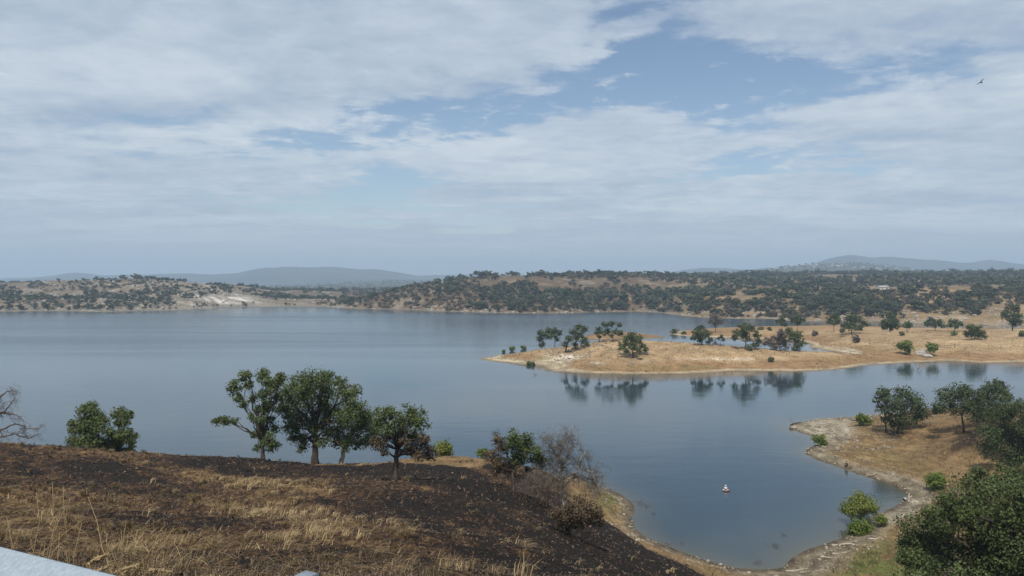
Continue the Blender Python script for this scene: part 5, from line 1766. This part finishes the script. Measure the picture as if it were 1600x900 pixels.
def seated(root, shirt, hat=None, trousers=None, seat=.30, arms_fwd=.32):
    """Seated figure facing -Y of its root (towards the viewpoint); seat height above the root."""
    h = seat
    J = {'pelvis': (0, 0, h + .06, .135), 'belly': (0, -.02, h + .24, .13), 'chest': (0, -.03, h + .42, .15), 'neck': (0, -.03, h + .57, .055), 'skull': (0, -.04, h + .66, .085), 'crown': (0, -.04, h + .77, .085),
         'nose': (0, -.13, h + .69, .018)}
    E = [('pelvis', 'belly'), ('belly', 'chest'), ('chest', 'neck'), ('neck', 'skull'), ('skull', 'crown'), ('skull', 'nose')]
    for s, t in ((-1, 'l'), (1, 'r')):
        J.update({'sh' + t: (.19 * s, -.02, h + .50, .06), 'el' + t: (.26 * s, -.10, h + .25, .047), 'wr' + t: (.12 * s, -arms_fwd, h + .20, .032), 'ha' + t: (.09 * s, -arms_fwd - .09, h + .21, .036),
                  'hip' + t: (.10 * s, -.02, h + .05, .10), 'kn' + t: (.15 * s, -.42, h + .10, .065), 'an' + t: (.14 * s, -.46, h - .28, .045), 'to' + t: (.15 * s, -.62, h - .32, .04)})
        E += [('chest', 'sh' + t), ('sh' + t, 'el' + t), ('el' + t, 'wr' + t), ('wr' + t, 'ha' + t), ('pelvis', 'hip' + t), ('hip' + t, 'kn' + t), ('kn' + t, 'an' + t), ('an' + t, 'to' + t)]
        for q in range(4):
            fx = .09 * s + (q - 1.5) * .02
            J['f%d%s' % (q, t)] = (fx, -arms_fwd - .15 + .008 * abs(q - 1), h + .205, .009)
            J['g%d%s' % (q, t)] = (fx, -arms_fwd - .17 + .008 * abs(q - 1), h + .175, .008)
            E += [('ha' + t, 'f%d%s' % (q, t)), ('f%d%s' % (q, t), 'g%d%s' % (q, t))]
        J['th' + t] = (.09 * s - .05 * s, -arms_fwd - .10, h + .225, .011)
        E.append(('ha' + t, 'th' + t))
    skin_body('body', J, E, M['skin'], root)
    up = .018
    J2 = {k: v[:3] + (v[3] + up,) for k, v in J.items() if k in ('pelvis', 'belly', 'chest', 'shl', 'shr', 'ell', 'elr')}
    for t in 'lr':
        a, b = np.array(J['el' + t][:3]), np.array(J['wr' + t][:3])
        J2['cuff' + t] = tuple(a + (b - a) * .7) + (.05,)
    skin_body('shirt', J2, [('pelvis', 'belly'), ('belly', 'chest')] + [(a + t, b + t) if a != 'chest' else ('chest', b + t) for t in 'lr' for a, b in (('chest', 'sh'), ('sh', 'el'), ('el', 'cuff'))], shirt, root)
    J3 = {k: v[:3] + (v[3] + up,) for k, v in J.items() if k in ('pelvis', 'hipl', 'hipr', 'knl', 'knr', 'anl', 'anr')}
    J3['pelvis'] = J['pelvis'][:3] + (.145,)
    skin_body('trousers', J3, [(a, b) if a == 'pelvis' else (a, b) for t in 'lr' for a, b in (('pelvis', 'hip' + t), ('hip' + t, 'kn' + t), ('kn' + t, 'an' + t))], trousers or M['dark_cloth'], root)
    # hat or hair, a shell over the skull
    bm = bmesh.new()
    bmesh.ops.create_uvsphere(bm, u_segments=20, v_segments=12, radius=1)
    for v in bm.verts:
        z = v.co.z
        wr = 1.0
        if hat and z < .15: wr = 1.75 if z > -.25 else .9
        v.co = Vector((v.co.x * .105 * wr, v.co.y * .12 * wr + (.02 if not hat else 0), (z * .11 if not hat else max(z, -.1) * .13)))
    me = bpy.data.meshes.new('hat'); bm.to_mesh(me); bm.free()
    me.materials.append(hat or M['dark_cloth'])
    for p_ in me.polygons: p_.use_smooth = True
    link('hat' if hat else 'hair', me, root, (0, -.025, h + .79))


def build_people():
    x, y = shore(1134, 767)
    tube = link('float_tube', None, None, (x, y, 0))
    tag(tube, 'faded red and white fishing float tube in the middle of the cove', 'float tube')
    # U shaped air chamber, open towards the viewpoint's right
    g = Geo()
    a = np.linspace(math.radians(-60), math.radians(240), 18)
    pts = np.stack([.42 * np.cos(a), .42 * np.sin(a) + .05, np.full(18, .12)], 1)
    pts = np.concatenate([[[.30, -.75, .14]], pts, [[-.30, -.75, .14]]])
    rad = np.full(len(pts), .155); rad[0] = rad[-1] = .10
    g.tube(pts, rad, 12)
    link('air_chamber', g.mesh('air_chamber', M['redfabric'], True), tube)
    g = Geo(); g.tube(pts * np.array([1.02, 1.02, 1]) - np.array([0, 0, .10]), rad * .85, 10)
    link('bottom_cover', g.mesh('bottom_cover', M['blackrubber'], True), tube)
    for nm, c, s, mt in (('seat', (0, .10, .20), (.26, .24, .05), 'blackrubber'), ('backrest', (0, .38, .42), (.26, .06, .24), 'redfabric'), ('pocket', (-.50, .05, .28), (.12, .18, .09), 'white_cloth'), ('apron', (0, -.46, .30), (.30, .10, .025), 'white_cloth')):
        bm = bmesh.new(); bmesh.ops.create_cube(bm, size=2)
        bmesh.ops.bevel(bm, geom=bm.edges[:], offset=.35, segments=3, affect='EDGES')
        for v in bm.verts: v.co = Vector((v.co.x * s[0] + c[0], v.co.y * s[1] + c[1], v.co.z * s[2] + c[2]))
        me = bpy.data.meshes.new(nm); bm.to_mesh(me); bm.free(); me.materials.append(M[mt])
        for p_ in me.polygons: p_.use_smooth = True
        link(nm, me, tube)
    p = tag(link('person', None, None, (x, y + .08, .02)), 'person in white shirt and white hat sitting in the float tube', 'person')
    seated(p, M['white_cloth'], M['white_cloth'], seat=.22)
    p.rotation_euler = (0, 0, .5)
    tube.rotation_euler = (0, 0, .5)
    p.scale = tube.scale = (.88, .88, .88)
    # the dark seated figure on the far beach
    q = hit(1323, 731, H_A, *NR)
    p2 = tag(link('person', None, None, q), 'person in dark clothes sitting alone on the beach across the cove', 'person')
    seated(p2, M['dark_cloth'], None, seat=.42, arms_fwd=.30)
    p2.rotation_euler = (0, 0, -.9)
    st = tag(link('camp_stool', None, None, q), 'small dark stool under the person on the beach', 'stool')
    for nm, c, s in (('seat', (0, 0, .34), (.20, .18, .02)), ('leg', (.16, .14, .15), (.015, .015, .17)), ('leg', (-.16, .14, .15), (.015, .015, .17)), ('leg', (.16, -.14, .15), (.015, .015, .17)), ('leg', (-.16, -.14, .15), (.015, .015, .17))):
        bm = bmesh.new(); bmesh.ops.create_cube(bm, size=2)
        for v in bm.verts: v.co = Vector((v.co.x * s[0] + c[0], v.co.y * s[1] + c[1], v.co.z * s[2] + c[2]))
        me = bpy.data.meshes.new(nm); bm.to_mesh(me); bm.free(); me.materials.append(M['dark_cloth'])
        link(nm, me, st)
    st.rotation_euler = (0, 0, -.9)


build_people()


def build_birds():
    def bird_mesh(dih, sweep):
        """Soaring bird, span 1.8, body along y (head +y)."""
        V, Fq = [], []
        st = [-.90, -.70, -.45, -.20, -.07, 0, .07, .20, .45, .70, .90]
        ch = [.05, .17, .22, .25, .28, .30, .28, .25, .22, .17, .05]
        for x, c in zip(st, ch):
            a = abs(x)
            z = dih * a * (1.0 if a < .45 else 1.0) - .12 * max(a - .45, 0)
            y0 = .10 - sweep * max(a - .4, 0) + .12 * min(a, .4)
            t = .05 if a < .1 else .018
            V += [(x, y0, z), (x, y0 - c * .4, z + t), (x, y0 - c, z), (x, y0 - c * .4, z - t * .7)]
        for i in range(len(st) - 1):
            for j in range(4):
                Fq.append((i * 4 + j, i * 4 + (j + 1) % 4, i * 4 + 4 + (j + 1) % 4, i * 4 + 4 + j))
        n0 = len(V)
        # body and tail
        prof = [(.36, .010, 0), (.32, .035, 0), (.26, .045, 0), (.20, .05, 0), (.05, .085, 0), (-.12, .075, 0), (-.26, .04, 0), (-.30, .03, .05), (-.52, .012, .13)]
        k = 8
        for y, r, w in prof:
            for j in range(k):
                th = j * 2 * math.pi / k
                V.append((math.cos(th) * (r + w), y, math.sin(th) * r))
        for i in range(len(prof) - 1):
            for j in range(k):
                Fq.append((n0 + i * k + j, n0 + i * k + (j + 1) % k, n0 + (i + 1) * k + (j + 1) % k, n0 + (i + 1) * k + j))
        return np_mesh('bird', np.array(V), np.array(Fq), M['feather'], True)
    mA, mB = bird_mesh(.32, .25), bird_mesh(.18, .35)
    rows = [(1532, 129, 150, mA, (.45, -.70, .0), 1.0, 'large black soaring bird high over the right shore'),
            (235, 16, 700, mB, (0, .2, .8), 1.0, 'tiny dark bird at the very top left of the sky'),
            (867, 408, 560, mB, (.3, 1.1, .3), 1.0, 'tiny dark bird low in the sky above the dark hill'),
            (832, 389, 700, mB, (.1, .1, 0), 1.0, 'left one of two specks of birds above the dark hill'),
            (861, 387, 800, mB, (.1, -.2, .4), 1.0, 'right one of two specks of birds above the dark hill'),
            (1257, 183, 760, mB, (.1, .1, 0), 1.0, 'tiny bird below the blue gap on the right'),
            (876, 346, 900, mB, (.1, .4, 0), 1.0, 'faint bird speck in mid sky above the dark hill'),
            (1246, 42, 900, mB, (.1, .2, 0), .9, 'faint bird speck near the top right of the sky')]
    for u, v, Y, me, rot, s, lab in rows:
        o = link('bird', me, None, P(u, v, Y))
        o.rotation_euler = rot
        o.scale = (s, s, s)
        tag(o, lab, 'bird', 'birds in the sky')


build_birds()


def build_houses():
    rng = np.random.default_rng(4)

    def prism(w, d, h, rh):
        wall = ([(-w, -d, 0), (w, -d, 0), (w, d, 0), (-w, d, 0), (-w, -d, h), (w, -d, h), (w, d, h), (-w, d, h), (-w, 0, h + rh), (w, 0, h + rh)],
                [(0, 1, 5, 4), (2, 3, 7, 6), (0, 4, 7, 3), (1, 2, 6, 5)], [(4, 8, 7), (5, 6, 9)])
        e = .5
        t = .25
        roof = []
        V = [(-w - e, -d - e, h - e * rh / d), (w + e, -d - e, h - e * rh / d), (w + e, 0, h + rh + .02), (-w - e, 0, h + rh + .02), (w + e, d + e, h - e * rh / d), (-w - e, d + e, h - e * rh / d)]
        V2 = V + [(a, b, c + t) for a, b, c in V]
        Fr = [(6, 7, 8, 9), (9, 8, 10, 11), (0, 3, 2, 1), (3, 5, 4, 2), (0, 1, 7, 6), (5, 11, 10, 4), (1, 2, 8, 7), (2, 4, 10, 8), (0, 6, 9, 3), (3, 9, 11, 5)]
        a = np_mesh('wall', np.array(wall[0]), [np.array(wall[1]), np.array(wall[2])], M['plaster'])
        b = np_mesh('roof', np.array(V2), np.array(Fr), M['roofing'])
        win = []
        for q in (-.5, .45):
            x0, x1 = w * q - .9, w * q + .9
            c = np_mesh('window', np.array([(x0, -d - .06, 1.0), (x1, -d - .06, 1.0), (x1, -d - .06, 2.3), (x0, -d - .06, 2.3), (x0, -d + .02, 1.0), (x1, -d + .02, 1.0), (x1, -d + .02, 2.3), (x0, -d + .02, 2.3)]),
                        np.array([(0, 1, 2, 3), (0, 4, 5, 1), (1, 5, 6, 2), (2, 6, 7, 3), (3, 7, 4, 0)]), M['glass'])
            win.append(c)
        return a, b, win
    var = [prism(7, 4.5, 3.2, 2.0), prism(9, 5, 3.4, 1.8), prism(6, 5, 5.6, 2.0)]

    town = {}

    def house(x, y, z, q, rz, lab, group=None):
        o = link('house', None, None, (x, y, z - .4)); o.rotation_euler = (0, 0, rz)
        tag(o, lab, 'house', group)
        if group: town.setdefault(lab, []).append((x / y, o))
        a, b, win = var[q]
        link('wall', a, o); link('roof', b, o)
        for w_ in win: link('window', w_, o)
    for u, v, lab in ((1299, 447, 'pale roofed house among oaks on the right plateau'), (1379, 452, 'small white house right of the pale roofed house among oaks')):
        p = hit(u, v, H_D, 700, 2300)
        house(p.x, p.y, p.z, 0, .2, lab)
    # the town on the far rise: kept off the crest line of the nearer plateau
    n = 0
    while n < 46:
        u = rng.normal(1325, 75); Y = rng.uniform(4050, 4700)
        x = (u - HU) / F * Y
        z = zat(H_D, x, Y)
        v = HV + F * (CZ - z) / Y
        if v > 431 or abs(u - 1325) > 190: continue
        house(x, Y, z, int(rng.integers(0, 3)), rng.uniform(-.4, .4), 'tiny white house of the town on the hazy far rise', 'houses of the far town')
        n += 1
    place(town)
    # trees of that rise
    Vs, Fs, Ss, off = [], [], [], 0
    var2 = [far_tree_mesh(700 + q, 22, .45) for q in range(4)]
    for i in range(2600):
        u = rng.uniform(-40, 1640); Y = rng.uniform(3300, 4900)
        if u < 640 and rng.random() < .55: continue
        x = (u - HU) / F * Y
        Vs.append((x, Y)); 
    A = np.array(Vs); zz, _ = H_D(A[:, 0], A[:, 1])
    Vs = []
    for (x, y), z in zip(A, zz):
        V, Fq, S = var2[rng.integers(0, 4)]
        s = rng.uniform(7, 12)
        Vs.append(V * np.array([s * 1.3, s * 1.3, s]) + np.array([x, y, z])); Fs.append(Fq + off); Ss.append(S); off += len(V)
    o = link('far_wood', np_mesh('far_wood', np.concatenate(Vs), np.concatenate(Fs), M['farleaf'], False, {'shade': np.concatenate(Ss)}))
    tag(o, 'hazy trees scattered over the country beyond the shore hills', 'woodland', None, 'stuff')


build_houses()


# ------------------------------------------------------------------ haze
def build_haze():
    bm = bmesh.new()
    bmesh.ops.create_cube(bm, size=1)
    for v in bm.verts:
        v.co = Vector((v.co.x * 24000, 5400 + v.co.y * 12800, -6 + (v.co.z + .5) * 330))
    me = bpy.data.meshes.new('haze'); bm.to_mesh(me); bm.free()
    m = new_mat('haze_air'); b = NB(m)
    v = b.n('ShaderNodeVolumePrincipled')
    v.inputs['Color'].default_value = (0.60, 0.79, 1.0, 1)
    v.inputs['Density'].default_value = 1.7e-4
    v.inputs['Anisotropy'].default_value = 0.1
    o = b.n('ShaderNodeOutputMaterial')
    b.L.new(v.outputs[0], o.inputs['Volume'])
    me.materials.append(m)
    tag(link('haze', me), 'thin blue haze over the lake country', 'haze', None, 'stuff')


build_haze()
tri = sum(len(m.loops) - 2 * len(m.polygons) for m in bpy.data.meshes)
print('triangles', tri)
